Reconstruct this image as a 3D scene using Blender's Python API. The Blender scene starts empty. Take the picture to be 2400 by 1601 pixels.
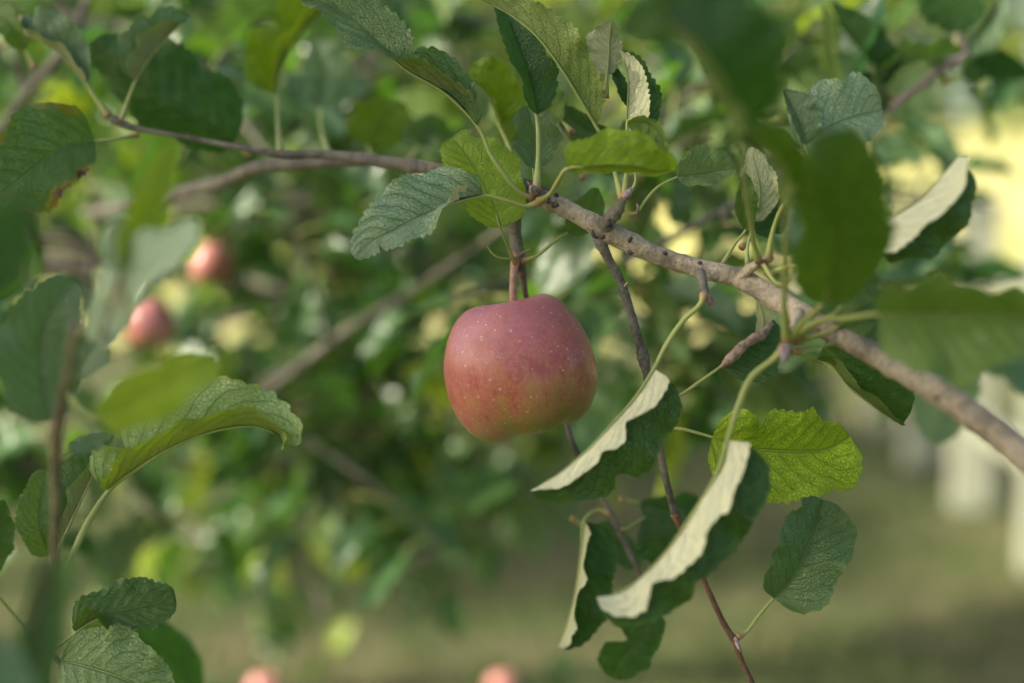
import bpy, math, random
from mathutils import Vector, noise, Matrix
R = math.radians
scene = bpy.context.scene
COL = scene.collection

# ------------------------------------------------------------------ camera, sky, sun, exposure
FPX = 50.0 / 36.0 * 2400.0            # focal length in photograph pixels
PITCH = R(5.0)
EYE = Vector((0, 0, 1.35))
FWD = Vector((0, math.cos(PITCH), -math.sin(PITCH)))
UP = Vector((0, math.sin(PITCH), math.cos(PITCH)))
RIGHT = Vector((1, 0, 0))
cam_data = bpy.data.cameras.new("camera")
cam = bpy.data.objects.new("camera", cam_data)
COL.objects.link(cam)
cam.location = EYE
cam.rotation_euler = (math.pi / 2 - PITCH, 0, 0)
cam_data.lens = 50
cam_data.sensor_width = 36
cam_data.clip_start = 0.05
cam_data.clip_end = 500
cam_data.dof.use_dof = True
cam_data.dof.focus_distance = 0.708
cam_data.dof.aperture_fstop = 2.5
scene.camera = cam

SUN_EL, SUN_ROT = R(32), R(-108)
world = bpy.data.worlds.new("World")
scene.world = world
world.use_nodes = True
wnt = world.node_tree
sky = wnt.nodes.new('ShaderNodeTexSky')
sky.sky_type = 'NISHITA'
sky.sun_disc = False
sky.sun_elevation = SUN_EL
sky.sun_rotation = SUN_ROT
sky.air_density = 1.0
sky.dust_density = 2.5
sky.ozone_density = 0.6
wnt.nodes['Background'].inputs['Strength'].default_value = 0.092
haze_tint = wnt.nodes.new('ShaderNodeMix')          # thin high haze takes the edge off the blue
haze_tint.data_type = 'RGBA'
haze_tint.blend_type = 'MULTIPLY'
haze_tint.inputs[0].default_value = 1.0
haze_tint.inputs[7].default_value = (1.0, 0.97, 0.92, 1.0)
wnt.links.new(sky.outputs[0], haze_tint.inputs[6])
wnt.links.new(haze_tint.outputs[2], wnt.nodes['Background'].inputs['Color'])
TO_SUN = Vector((math.sin(SUN_ROT) * math.cos(SUN_EL), math.cos(SUN_ROT) * math.cos(SUN_EL), math.sin(SUN_EL)))
sun_data = bpy.data.lights.new("sun", 'SUN')
sun_data.energy = 3.2
sun_data.angle = R(2.0)
sun_data.color = (1.0, 0.91, 0.75)
sun = bpy.data.objects.new("sun", sun_data)
COL.objects.link(sun)
sun.rotation_euler = TO_SUN.to_track_quat('Z', 'Y').to_euler()
sun.location = (3, 3, 6)

vs = scene.view_settings
vs.view_transform = 'Standard'
vs.look = 'None'
vs.gamma = 1.0
vs.use_curve_mapping = False
vs.exposure = 1.74
scene.cycles.use_denoising = True
scene.cycles.max_bounces = 5
scene.cycles.diffuse_bounces = 3
scene.cycles.glossy_bounces = 2
scene.cycles.transmission_bounces = 3
scene.cycles.sample_clamp_indirect = 6.0


def P(px, py, d):
    """A point of the place from the photograph's pixel and its distance along the view."""
    return EYE + FWD * d + RIGHT * ((px - 1200.0) / FPX * d) - UP * ((py - 800.5) / FPX * d)


# ------------------------------------------------------------------ mesh helpers
def catmull(pts, n):
    """n+1 samples along a centripetal-ish spline through pts (tuples of any length)."""
    pts = [tuple(p) for p in pts]
    k = len(pts[0])
    if len(pts) == 2:
        return [tuple(pts[0][c] + (pts[1][c] - pts[0][c]) * i / n for c in range(k)) for i in range(n + 1)]
    seg = [max(1e-9, math.dist(pts[i], pts[i + 1])) for i in range(len(pts) - 1)]
    tot = sum(seg)
    ext = [tuple(2 * pts[0][c] - pts[1][c] for c in range(k))] + pts + [tuple(2 * pts[-1][c] - pts[-2][c] for c in range(k))]
    out = []
    for i in range(n + 1):
        s = tot * i / n
        j = 0
        while j < len(seg) - 1 and s > seg[j]:
            s -= seg[j]
            j += 1
        t = min(1.0, s / seg[j])
        p0, p1, p2, p3 = ext[j], ext[j + 1], ext[j + 2], ext[j + 3]
        out.append(tuple(0.5 * (2 * p1[c] + (p2[c] - p0[c]) * t + (2 * p0[c] - 5 * p1[c] + 4 * p2[c] - p3[c]) * t * t
                                + (3 * p1[c] - p0[c] - 3 * p2[c] + p3[c]) * t ** 3) for c in range(k)))
    return out


def interp(spec, v):
    if isinstance(spec, (int, float)):
        return float(spec)
    if v <= spec[0][0]:
        return spec[0][1]
    for (v0, a0), (v1, a1) in zip(spec, spec[1:]):
        if v <= v1:
            t = (v - v0) / (v1 - v0)
            t = t * t * (3 - 2 * t)
            return a0 + (a1 - a0) * t
    return spec[-1][1]


class MB:
    """Collects vertices, faces and uvs for one mesh."""
    def __init__(self):
        self.v, self.f, self.uv, self.m = [], [], [], []

    def vert(self, p, uv=(0, 0)):
        self.v.append(tuple(p))
        self.uv.append(uv)
        return len(self.v) - 1

    def face(self, idx, m=0):
        self.f.append(tuple(idx))
        self.m.append(m)

    def data(self, name, mats, smooth=True, origin=None):
        o = origin or Vector((0, 0, 0))
        me = bpy.data.meshes.new(name)
        me.from_pydata([(x - o.x, y - o.y, z - o.z) for x, y, z in self.v], [], self.f)
        ul = me.uv_layers.new(name="UVMap")
        vi = [0] * len(me.loops)
        me.loops.foreach_get("vertex_index", vi)
        flat = []
        for i in vi:
            flat.extend(self.uv[i])
        ul.data.foreach_set("uv", flat)
        for mt in (mats if isinstance(mats, (list, tuple)) else [mats]):
            me.materials.append(mt)
        me.polygons.foreach_set("material_index", self.m)
        if smooth:
            me.polygons.foreach_set("use_smooth", [True] * len(me.polygons))
        me.update()
        return me

    def build(self, name, mats, parent=None, origin=None, smooth=True):
        """One object; origin is its own pivot in world space, parent its thing or part."""
        o = Vector(origin) if origin is not None else (BASES[parent.name] if parent is not None else Vector((0, 0, 0)))
        me = self.data(name, mats, smooth, o)
        return link(name, me, parent, o)


BASES = {}


def link(name, me, parent=None, origin=None):
    ob = bpy.data.objects.new(name, me)
    COL.objects.link(ob)
    o = Vector(origin) if origin is not None else Vector((0, 0, 0))
    BASES[ob.name] = o
    if parent is not None:
        ob.parent = parent
        ob.location = o - BASES[parent.name]
    else:
        ob.location = o
    return ob


def thing(name, base, label, cat, group=None):
    ob = link(name, None, None, base)
    ob.empty_display_size = 0.02
    ob["label"] = label
    ob["category"] = cat
    if group:
        ob["group"] = group
    return ob


def tag(ob, label=None, cat=None, group=None, kind=None):
    for k, v in (("label", label), ("category", cat), ("group", group), ("kind", kind)):
        if v:
            ob[k] = v
    return ob


def tube(mb, pts, radii, seg=10, n=None, bump=0.0, bumpf=300.0, rings=(), flat=1.0, cap=True, m=0, seed=0.0):
    """Tapered tube along world points. rings = [(param, height, width)] are raised scars round it."""
    n = n or max(6, len(pts) * 8)
    data = catmull([tuple(p) + (r,) for p, r in zip(pts, radii)], n)
    P3 = [Vector(d[:3]) for d in data]
    start = len(mb.v)
    prev = None
    L = 0.0
    for i, p in enumerate(P3):
        t = (P3[min(i + 1, n)] - P3[max(i - 1, 0)]).normalized()
        if prev is None:
            a = Vector((0, 0, 1)) if abs(t.z) < 0.9 else Vector((1, 0, 0))
            x = t.cross(a).normalized()
        else:
            x = (prev - t * prev.dot(t)).normalized()
        prev = x
        y = t.cross(x)
        v = i / n
        r0 = max(1e-5, data[i][3])
        if i:
            L += (p - P3[i - 1]).length
        for k in range(seg):
            a = 2 * math.pi * k / seg
            r = r0
            for rp, rh, rw in rings:
                r *= 1 + rh * math.exp(-((v - rp) / rw) ** 2)
            d = x * math.cos(a) + y * math.sin(a)
            if bump:
                q = (p + d * r)
                r *= 1 + bump * noise.noise(q * bumpf + Vector((seed, 0, 0))) + bump * 0.6 * noise.noise(q * bumpf * 2.7)
            mb.vert(p + d * r, (k / seg, L))
    for i in range(n):
        for k in range(seg):
            a, b = start + i * seg + k, start + i * seg + (k + 1) % seg
            mb.face((a, b, b + seg, a + seg), m)
    if cap:
        mb.face([start + k for k in range(seg)][::-1], m)
        e = start + n * seg
        mb.face([e + k for k in range(seg)], m)
    return P3


def bud(mb, p, d, length, rad, m=0, seed=0):
    """A pointed scaly bud: overlapping scales round an axis."""
    d = d.normalized()
    a = Vector((0, 0, 1)) if abs(d.z) < 0.9 else Vector((1, 0, 0))
    x = d.cross(a).normalized()
    y = d.cross(x)
    seg, n = 9, 8
    s = len(mb.v)
    for i in range(n + 1):
        v = i / n
        r = rad * (math.sin(math.pi * min(1, 0.22 + v * 0.78)) ** 0.8) * (1 + 0.13 * ((i * 3) % 2))
        for k in range(seg):
            an = 2 * math.pi * (k + 0.5 * (i % 2)) / seg
            rr = r * (1 + 0.14 * noise.noise(Vector((k * 1.7, i * 0.9, seed))))
            mb.vert(p + d * (length * v) + (x * math.cos(an) + y * math.sin(an)) * rr, (k / seg, v * 0.01))
    for i in range(n):
        for k in range(seg):
            A, B = s + i * seg + k, s + i * seg + (k + 1) % seg
            mb.face((A, B, B + seg, A + seg), m)
    mb.face([s + n * seg + k for k in range(seg)], m)


# ------------------------------------------------------------------ materials
def new_mat(name):
    mt = bpy.data.materials.new(name)
    mt.use_nodes = True
    nt = mt.node_tree
    for nd in list(nt.nodes):
        if nd.type != 'OUTPUT_MATERIAL':
            nt.nodes.remove(nd)
    return mt, nt, nt.nodes['Material Output']


class NT:
    """Tiny node-tree writer."""
    def __init__(self, nt):
        self.nt = nt

    def node(self, t, **kw):
        n = self.nt.nodes.new(t)
        for k, v in kw.items():
            setattr(n, k, v)
        return n

    def put(self, sock, val):
        if hasattr(val, 'is_output'):
            self.nt.links.new(val, sock)
        elif val is not None:
            if isinstance(val, tuple) and len(val) == 3 and sock.type == 'RGBA':
                val = val + (1.0,)
            sock.default_value = val

    def math(self, op, a, b=None, c=None, clamp=False):
        n = self.node('ShaderNodeMath', operation=op, use_clamp=clamp)
        for i, v in enumerate((a, b, c)):
            if v is not None:
                self.put(n.inputs[i], v)
        return n.outputs[0]

    def mix(self, f, a, b, mode='MIX'):
        n = self.node('ShaderNodeMix', data_type='RGBA', blend_type=mode)
        self.put(n.inputs[0], f)
        self.put(n.inputs[6], a)
        self.put(n.inputs[7], b)
        return n.outputs[2]

    def noise(self, vec, scale, detail=3.0, rough=0.55, dist=0.0, color=False):
        n = self.node('ShaderNodeTexNoise')
        self.put(n.inputs['Vector'], vec)
        n.inputs['Scale'].default_value = scale
        n.inputs['Detail'].default_value = detail
        n.inputs['Roughness'].default_value = rough
        n.inputs['Distortion'].default_value = dist
        return n.outputs['Color' if color else 'Fac']

    def voronoi(self, vec, scale, feature='F1', out='Distance', rnd=1.0):
        n = self.node('ShaderNodeTexVoronoi', feature=feature)
        self.put(n.inputs['Vector'], vec)
        n.inputs['Scale'].default_value = scale
        n.inputs['Randomness'].default_value = rnd
        return n.outputs[out]

    def ramp(self, f, *stops):
        n = self.node('ShaderNodeValToRGB')
        self.put(n.inputs[0], f)
        e = n.color_ramp.elements
        while len(e) < len(stops):
            e.new(0.5)
        for el, (p, c) in zip(e, stops):
            el.position = p
            el.color = c + (1.0,) if len(c) == 3 else c
        return n.outputs[0]

    def smooth(self, f, lo, hi, a=0.0, b=1.0):
        n = self.node('ShaderNodeMapRange', interpolation_type='SMOOTHSTEP')
        self.put(n.inputs[0], f)
        for i, v in enumerate((lo, hi, a, b)):
            n.inputs[i + 1].default_value = v
        return n.outputs[0]

    def bump(self, h, strength, dist, normal=None):
        n = self.node('ShaderNodeBump')
        n.inputs['Strength'].default_value = strength
        n.inputs['Distance'].default_value = dist
        self.put(n.inputs['Height'], h)
        if normal is not None:
            self.put(n.inputs['Normal'], normal)
        return n.outputs[0]

    def principled(self, color, rough=0.5, normal=None, spec=0.5, **kw):
        n = self.node('ShaderNodeBsdfPrincipled')
        self.put(n.inputs['Base Color'], color)
        self.put(n.inputs['Roughness'], rough)
        n.inputs['Specular IOR Level'].default_value = spec
        if normal is not None:
            self.put(n.inputs['Normal'], normal)
        for k, v in kw.items():
            self.put(n.inputs[k.replace('_', ' ')], v)
        return n.outputs[0]


def leaf_material(name, detail=True):
    """Apple leaf: dark glossy upper side, pale downy underside, veins, lets light through.
    The object's colour carries its own character: r = yellowing, g = paleness of the underside, b = brown damage, alpha = sky sheen painted on the upper side."""
    mt, nt, out = new_mat(name)
    N = NT(nt)
    info = N.node('ShaderNodeObjectInfo')
    sep = N.node('ShaderNodeSeparateColor')
    nt.links.new(info.outputs['Color'], sep.inputs[0])
    yellow, pale, brown = sep.outputs[0], sep.outputs[1], sep.outputs[2]
    rnd = info.outputs['Random']
    sheen = info.outputs['Alpha']
    uvn = N.node('ShaderNodeUVMap')
    suv = N.node('ShaderNodeSeparateXYZ')
    nt.links.new(uvn.outputs[0], suv.inputs[0])
    u = N.math('MULTIPLY_ADD', suv.outputs[0], 2.0, -1.0)
    au = N.math('ABSOLUTE', u)
    v = suv.outputs[1]
    seedv = N.node('ShaderNodeCombineXYZ')
    N.put(seedv.inputs[0], N.math('ADD', suv.outputs[0], N.math('MULTIPLY', rnd, 37.0)))
    N.put(seedv.inputs[1], N.math('MULTIPLY', v, 1.9))
    N.put(seedv.inputs[2], N.math('MULTIPLY', rnd, 11.0))
    vec = seedv.outputs[0]
    wob = N.noise(vec, 5.0, 2.0)
    # lateral veins sweep from the midrib towards the tip
    side = N.math('GREATER_THAN', u, 0.0)
    q = N.math('SUBTRACT', N.math('MULTIPLY', v, 9.0),
               N.math('MULTIPLY', N.math('POWER', au, 1.25), 2.6))
    q = N.math('ADD', q, N.math('MULTIPLY', side, 0.45))
    q = N.math('ADD', q, N.math('MULTIPLY', wob, 0.55))
    fr = N.math('ABSOLUTE', N.math('SUBTRACT', N.math('FRACT', q), 0.5))
    lateral = N.smooth(fr, 0.5, 0.44)                       # 0 between, 1 on the vein
    lateral = N.math('SUBTRACT', 1.0, N.smooth(N.math('SUBTRACT', 0.5, fr), 0.012, 0.055))
    lateral = N.math('MULTIPLY', lateral, N.smooth(au, 1.0, 0.72))
    mid = N.math('SUBTRACT', 1.0, N.smooth(au, 0.012, 0.05))
    net = N.math('SUBTRACT', 1.0, N.smooth(N.voronoi(vec, 26.0, 'DISTANCE_TO_EDGE'), 0.0, 0.09))
    vein = N.math('MAXIMUM', N.math('MAXIMUM', lateral, mid), N.math('MULTIPLY', net, 0.42))
    mott = N.noise(vec, 7.0, 4.0, 0.6)
    big = N.noise(vec, 2.2, 2.0)
    edge = N.smooth(au, 0.955, 1.0)
    # colours
    top = N.mix(yellow, (0.016, 0.070, 0.009), (0.20, 0.32, 0.004))
    top = N.mix(N.smooth(mott, 0.35, 0.75), top, N.mix(yellow, (0.042, 0.130, 0.018), (0.30, 0.43, 0.010)))
    top = N.mix(N.math('MULTIPLY', sheen, 0.85), top, (0.34, 0.46, 0.28))  # pale sky reflection painted into the upper-side colour
    top = N.mix(N.math('MULTIPLY', vein, 0.45), top, (0.13, 0.18, 0.055))
    top = N.mix(N.math('MULTIPLY', edge, 0.5), top, (0.16, 0.21, 0.06))
    fleck = N.math('SUBTRACT', 1.0, N.smooth(N.voronoi(vec, 17.0), 0.05, 0.10))
    fleck = N.math('MULTIPLY', fleck, N.smooth(big, 0.52, 0.66))
    top = N.mix(N.math('MULTIPLY', fleck, 0.6), top, (0.34, 0.38, 0.22))
    und = N.mix(pale, (0.11, 0.17, 0.040), (0.84, 0.83, 0.56))
    und = N.mix(N.math('MULTIPLY', yellow, 0.8), und, (0.29, 0.38, 0.025))
    und = N.mix(N.math('MULTIPLY', N.math('SUBTRACT', 1.0, vein), N.math('MULTIPLY_ADD', pale, -0.12, 0.38)), und,
                N.mix(pale, (0.095, 0.150, 0.022), (0.70, 0.72, 0.42)))
    bk = N.node('ShaderNodeNewGeometry').outputs['Backfacing']
    col = N.mix(bk, top, und)
    # brown, dried damage on the margin with a shape of its own
    dmg = N.math('ADD', N.math('MULTIPLY', brown, 1.1), N.math('MULTIPLY', N.math('SUBTRACT', big, 0.5), 0.9))
    dmg = N.math('ADD', dmg, N.math('MULTIPLY', N.smooth(au, 0.35, 1.0), 0.38))
    dm = N.smooth(dmg, 0.62, 0.74)
    dy = N.smooth(dmg, 0.52, 0.66)
    dy = N.math('MULTIPLY', dy, N.smooth(brown, 0.0, 0.05))
    dm = N.math('MULTIPLY', dm, N.smooth(brown, 0.0, 0.05))
    col = N.mix(dy, col, (0.30, 0.22, 0.025))
    col = N.mix(dm, col, N.mix(mott, (0.06, 0.035, 0.03), (0.23, 0.12, 0.085)))
    # a few necrotic pin spots
    pin = N.math('SUBTRACT', 1.0, N.smooth(N.voronoi(vec, 5.5), 0.035, 0.065))
    col = N.mix(N.math('MULTIPLY', pin, 0.7), col, (0.07, 0.045, 0.03))
    h = N.math('ADD', N.math('MULTIPLY', N.math('SUBTRACT', 1.0, vein), 1.0), N.math('MULTIPLY', mott, 0.5))
    nrm = N.bump(h, 0.9, 0.0016) if detail else None
    rough = N.mix(bk, (0.37, 0.37, 0.37), (0.72, 0.72, 0.72))
    rough = N.math('ADD', rough, N.math('MULTIPLY', N.math('SUBTRACT', mott, 0.5), 0.25))
    pr = N.principled(col, rough, nrm, 0.33)
    tr = N.node('ShaderNodeBsdfTranslucent')
    tcol = N.mix(yellow, (0.07, 0.24, 0.003), (0.58, 0.80, 0.008))
    tcol = N.mix(N.math('MULTIPLY', vein, 0.35), tcol, (0.10, 0.16, 0.01))
    tcol = N.mix(dm, tcol, (0.08, 0.04, 0.02))
    N.put(tr.inputs['Color'], tcol)
    if nrm is not None:
        N.put(tr.inputs['Normal'], nrm)
    ms = N.node('ShaderNodeMixShader')
    N.put(ms.inputs[0], N.math('MULTIPLY_ADD', pale, -0.14, 0.27))
    nt.links.new(pr, ms.inputs[1])
    nt.links.new(tr.outputs[0], ms.inputs[2])
    nt.links.new(ms.outputs[0], out.inputs[0])
    return mt


def bark_material(name, light, dark, warm, scale=1.0):
    mt, nt, out = new_mat(name)
    N = NT(nt)
    co = N.node('ShaderNodeTexCoord').outputs['Object']
    uv = N.node('ShaderNodeUVMap').outputs[0]
    mp = N.node('ShaderNodeMapping')
    nt.links.new(uv, mp.inputs[0])
    mp.inputs['Scale'].default_value = (5.0, 260.0 * scale, 1.0)
    rings = N.noise(mp.outputs[0], 1.0, 4.0, 0.6)
    big = N.noise(co, 42.0 * scale, 4.0, 0.6)
    fine = N.noise(co, 620.0 * scale, 5.0, 0.7)
    mid = N.noise(co, 150.0 * scale, 4.0, 0.65, 0.6)
    col = N.mix(N.smooth(big, 0.32, 0.66), dark, light)
    col = N.mix(N.math('MULTIPLY', N.smooth(mid, 0.45, 0.7), 0.6), col, warm)
    col = N.mix(N.math('MULTIPLY', N.smooth(rings, 0.52, 0.72), 0.4), col, dark)
    col = N.mix(N.math('MULTIPLY', N.smooth(fine, 0.54, 0.66), 0.6), col, tuple(c * 0.35 for c in dark))
    lent = N.math('SUBTRACT', 1.0, N.smooth(N.voronoi(co, 330.0 * scale), 0.10, 0.2))
    lent = N.math('MULTIPLY', lent, N.smooth(big, 0.44, 0.52))
    col = N.mix(N.math('MULTIPLY', lent, 0.75), col, tuple(min(0.7, c * 1.5) for c in light))
    h = N.math('ADD', N.math('MULTIPLY', rings, 0.6), N.math('ADD', N.math('MULTIPLY', fine, 0.55), N.math('MULTIPLY', mid, 0.7)))
    pr = N.principled(col, 0.78, N.bump(h, 1.0, 0.0024 / scale), 0.3)
    nt.links.new(pr, out.inputs[0])
    return mt


def petiole_material():
    mt, nt, out = new_mat("petiole")
    N = NT(nt)
    uv = N.node('ShaderNodeUVMap').outputs[0]
    s = N.node('ShaderNodeSeparateXYZ')
    nt.links.new(uv, s.inputs[0])
    co = N.node('ShaderNodeTexCoord').outputs['Object']
    nz = N.noise(co, 500.0, 3.0)
    base = N.mix(N.smooth(s.outputs[1], 0.0, 0.007), (0.27, 0.12, 0.06), (0.225, 0.275, 0.065))
    base = N.mix(N.math('MULTIPLY', nz, 0.4), base, (0.40, 0.41, 0.18))
    pr = N.principled(base, 0.55, N.bump(nz, 0.3, 0.0004), 0.4)
    nt.links.new(pr, out.inputs[0])
    return mt


def plain_material(name, col, rough=0.6, col2=None, scale=60.0, spec=0.4, bump=0.0):
    mt, nt, out = new_mat(name)
    N = NT(nt)
    co = N.node('ShaderNodeTexCoord').outputs['Object']
    nz = N.noise(co, scale, 4.0, 0.6)
    c = N.mix(N.smooth(nz, 0.35, 0.68), col, col2 or tuple(x * 0.7 for x in col))
    pr = N.principled(c, rough, N.bump(nz, bump, 0.002) if bump else None, spec)
    nt.links.new(pr, out.inputs[0])
    return mt


LEAF = leaf_material("apple_leaf")


def far_leaf_material():
    mt, nt, out = new_mat("apple_leaf_far")
    N = NT(nt)
    info = N.node('ShaderNodeObjectInfo')
    sep = N.node('ShaderNodeSeparateColor')
    nt.links.new(info.outputs['Color'], sep.inputs[0])
    yellow, pale = sep.outputs[0], sep.outputs[1]
    co = N.node('ShaderNodeTexCoord').outputs['Object']
    nz = N.noise(co, 3.0, 1.0)
    yel = N.math('ADD', yellow, N.math('MULTIPLY', N.math('SUBTRACT', nz, 0.5), 1.2), clamp=True)
    top = N.mix(yel, (0.028, 0.092, 0.026), (0.25, 0.34, 0.020))
    top = N.mix(N.math('MULTIPLY', pale, 0.75), top, (0.165, 0.235, 0.130))  # paler tops: sky reflection painted into the colour
    und = N.mix(yel, (0.13, 0.20, 0.09), (0.33, 0.38, 0.07))
    bk = N.node('ShaderNodeNewGeometry').outputs['Backfacing']
    pr = N.principled(N.mix(bk, top, und), 0.33, None, 0.5)
    tr = N.node('ShaderNodeBsdfTranslucent')
    N.put(tr.inputs['Color'], N.mix(yel, (0.10, 0.28, 0.012), (0.54, 0.66, 0.02)))
    ms = N.node('ShaderNodeMixShader')
    ms.inputs[0].default_value = 0.33
    nt.links.new(pr, ms.inputs[1])
    nt.links.new(tr.outputs[0], ms.inputs[2])
    nt.links.new(ms.outputs[0], out.inputs[0])
    return mt


FARLEAF = far_leaf_material()
BARK = bark_material("branch_bark", (0.45, 0.385, 0.285), (0.16, 0.135, 0.105), (0.50, 0.41, 0.27))
TWIG = bark_material("twig_bark", (0.19, 0.175, 0.145), (0.062, 0.056, 0.047), (0.21, 0.185, 0.135), 1.6)
YOUNG = bark_material("young_shoot_bark", (0.17, 0.095, 0.055), (0.075, 0.040, 0.028), (0.24, 0.13, 0.06), 1.6)
TRUNK = bark_material("trunk_bark", (0.11, 0.097, 0.08), (0.045, 0.04, 0.034), (0.12, 0.105, 0.08), 0.08)
PETIOLE = petiole_material()
BUD = plain_material("bud_scales", (0.36, 0.30, 0.31), 0.8, (0.14, 0.09, 0.085), 700.0, 0.2, 0.5)
DRY = plain_material("dry_leaf", (0.30, 0.22, 0.165), 0.85, (0.13, 0.10, 0.085), 260.0, 0.2, 0.5)


# ------------------------------------------------------------------ leaves
def profile(v, k=0.55, t=0.78):
    m = k / (k + t)
    return (max(v, 0) ** k) * (max(1 - v, 0) ** t) / (m ** k * (1 - m) ** t)


def leaf_blade(mid, wL, wR, aL, aR, teeth=17, nu=9, tooth=0.042, wave=0.0, wfreq=3.0, wphase=0.0,
               curl=0.0, quilt=0.055, notch=(), k=0.5, t=0.72, seed=0, eye=EYE):
    """A leaf blade as one sheet. mid: world midrib points from base to tip; wL, wR: half widths in metres;
    aL, aR: how far each half is raised from the picture-parallel position towards its upper side (degrees or [(v, degrees)])."""
    mb = MB()
    nv = teeth * 4
    C = [Vector(c) for c in catmull([tuple(p) for p in mid], nv)]
    rnd = random.Random(seed)
    ph = [rnd.uniform(0, 6.28) for _ in range(6)]
    L = sum((C[i + 1] - C[i]).length for i in range(nv))
    saw = (0.0, 0.45, 0.9, 1.0)
    cols = 2 * nu + 1
    for i, p in enumerate(C):
        v = i / nv
        tn = (C[min(i + 1, nv)] - C[max(i - 1, 0)]).normalized()
        view = (eye - p).normalized()
        s0 = view.cross(tn).normalized()
        n0 = tn.cross(s0)
        rows = {}
        for sd, w, ang in ((1, wL, aL), (-1, wR, aR)):
            f = profile(v, k, t)
            for (ns, nv0, nw, nd) in notch:
                if ns == sd:
                    f *= 1 - nd * math.exp(-((v - nv0) / nw) ** 2)
            f *= 1 + 0.07 * math.sin(v * 11 + ph[0] + sd) + 0.045 * math.sin(v * 23 + ph[1] * sd)
            wd = w * f
            base_a = interp(ang, v)
            q = Vector(p)
            line = [q.copy()]
            for j in range(1, nu + 1):
                s = j / nu
                a = base_a + curl * s * s + wave * s * s * math.sin(2 * math.pi * wfreq * v + wphase + (0.9 if sd > 0 else 0)) \
                    + wave * 0.5 * s * s * math.sin(2 * math.pi * wfreq * 1.83 * v + ph[2] + sd)
                a = R(a)
                d = s0 * (sd * math.cos(a)) + n0 * math.sin(a)
                step = wd / nu
                if j == nu:
                    step += L * tooth * 0.5 * (saw[i % 4] - 0.35) * min(1.0, f * 2.2) * (0.7 + 1.1 * noise.noise(Vector(((i // 4) * 1.37, seed * 0.71, sd * 2.3))))
                q = q + d * step
                nr = n0 * math.cos(a) - s0 * (sd * math.sin(a))
                vein = v * 9 - (s ** 1.25) * 2.6 + (0.45 if sd < 0 else 0)
                bulge = abs(math.sin(math.pi * vein)) ** 0.7 * quilt * min(wd, L * 0.25) * min(1, 4 * s * (1.02 - s) + 0.05)
                bulge += 0.05 * wd * noise.noise(Vector((s * 2.2 * sd + seed, v * 6.0, seed * 0.37)))
                fwd = tn * (L * tooth * 0.10 * saw[i % 4] if j == nu else 0)
                line.append(q + nr * bulge + fwd)
            rows[sd] = line
        for j in range(nu, 0, -1):
            mb.vert(rows[1][j], (0.5 - 0.5 * j / nu, v))
        mb.vert(p, (0.5, v))
        for j in range(1, nu + 1):
            mb.vert(rows[-1][j], (0.5 + 0.5 * j / nu, v))
    for i in range(nv):
        for j in range(cols - 1):
            a = i * cols + j
            mb.face((a, a + 1, a + cols + 1, a + cols))
    return mb, C


LEAF_N = [0]


def leaf(parent, mid, wL, wR, aL=10, aR=10, pet=None, col=(0.1, 0.1, 0.0), label=None, pr=5.0, seed=None, top=None, **kw):
    """A leaf of the photograph: points are (px, py, distance); widths in photograph pixels at the leaf's own distance."""
    LEAF_N[0] += 1
    seed = LEAF_N[0] if seed is None else seed
    pts = [P(*m) for m in mid]
    dm = sum(m[2] for m in mid) / len(mid)
    sc = dm / FPX
    kw.setdefault('wave', 9.0 + (seed * 37 % 9))
    kw.setdefault('wfreq', 2.2 + (seed * 53 % 17) / 10.0)
    kw.setdefault('wphase', seed * 1.7)
    mb, C = leaf_blade(pts, wL * sc, wR * sc, aL, aR, seed=seed, **kw)
    ob = mb.build("leaf", LEAF, parent, pts[0])
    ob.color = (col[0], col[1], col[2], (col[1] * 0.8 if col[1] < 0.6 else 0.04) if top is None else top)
    if label:
        ob["label"] = label
    pm = MB()
    pp = [P(*m) for m in pet] if pet else [pts[0] - (pts[1] - pts[0]).normalized() * 0.012]
    nrib = len(C)
    rib, rr = [], []
    for f in (0.0, 0.2, 0.4, 0.6, 0.8, 0.93):
        i = int(f * (nrib - 1))
        tn = (C[min(i + 1, nrib - 1)] - C[max(0, i - 1)]).normalized()
        view = (EYE - C[i]).normalized()
        s0 = view.cross(tn).normalized()
        n0 = tn.cross(s0)
        al, ar = R(interp(aL, f)), R(interp(aR, f))
        up = (n0 * math.cos(al) - s0 * math.sin(al)) + (n0 * math.cos(ar) + s0 * math.sin(ar))
        if up.length < 1e-3:
            up = s0 * math.cos(al) + n0 * math.sin(al)
        rib.append(C[i] - up.normalized() * (0.0006 * (1 - f) + 0.00025))
        rr.append(pr * 0.50 * sc * (1 - f) ** 1.3 + 0.00018)
    if pet and (pp[-1] - pts[0]).length < 0.004:
        pp = pp[:-1]
    pr_ = [pr * sc * (1.75 if i == 0 else 0.9) for i in range(len(pp))]
    tube(pm, pp + rib, pr_ + rr, 7, n=10 * (len(pp) + 3), bump=0.06, bumpf=500)
    pm.build("petiole", PETIOLE, ob, pts[0])
    return ob


def bark_part(name, parent, path, mat=None, rings=(), bump=0.10, bumpf=160.0, seg=14, extra=None, n=None):
    """A limb or twig of a branch: path of (px, py, distance, radius in px)."""
    mb = MB()
    tube(mb, [P(a, b, d) for a, b, d, r in path], [r * d / FPX for a, b, d, r in path], seg,
         n=n or len(path) * 12, bump=bump, bumpf=bumpf, rings=rings)
    if extra:
        extra(mb)
    return mb.build(name, mat or BARK, parent, P(*path[0][:3]))


def bud_part(parent, p, q, rad, mat=None, seed=0):
    mb = MB()
    a, b = P(*p), P(*q)
    bud(mb, a, b - a, (b - a).length, rad * p[2] / FPX, seed=seed)
    return mb.build("bud", mat or BUD, parent, a)


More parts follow.
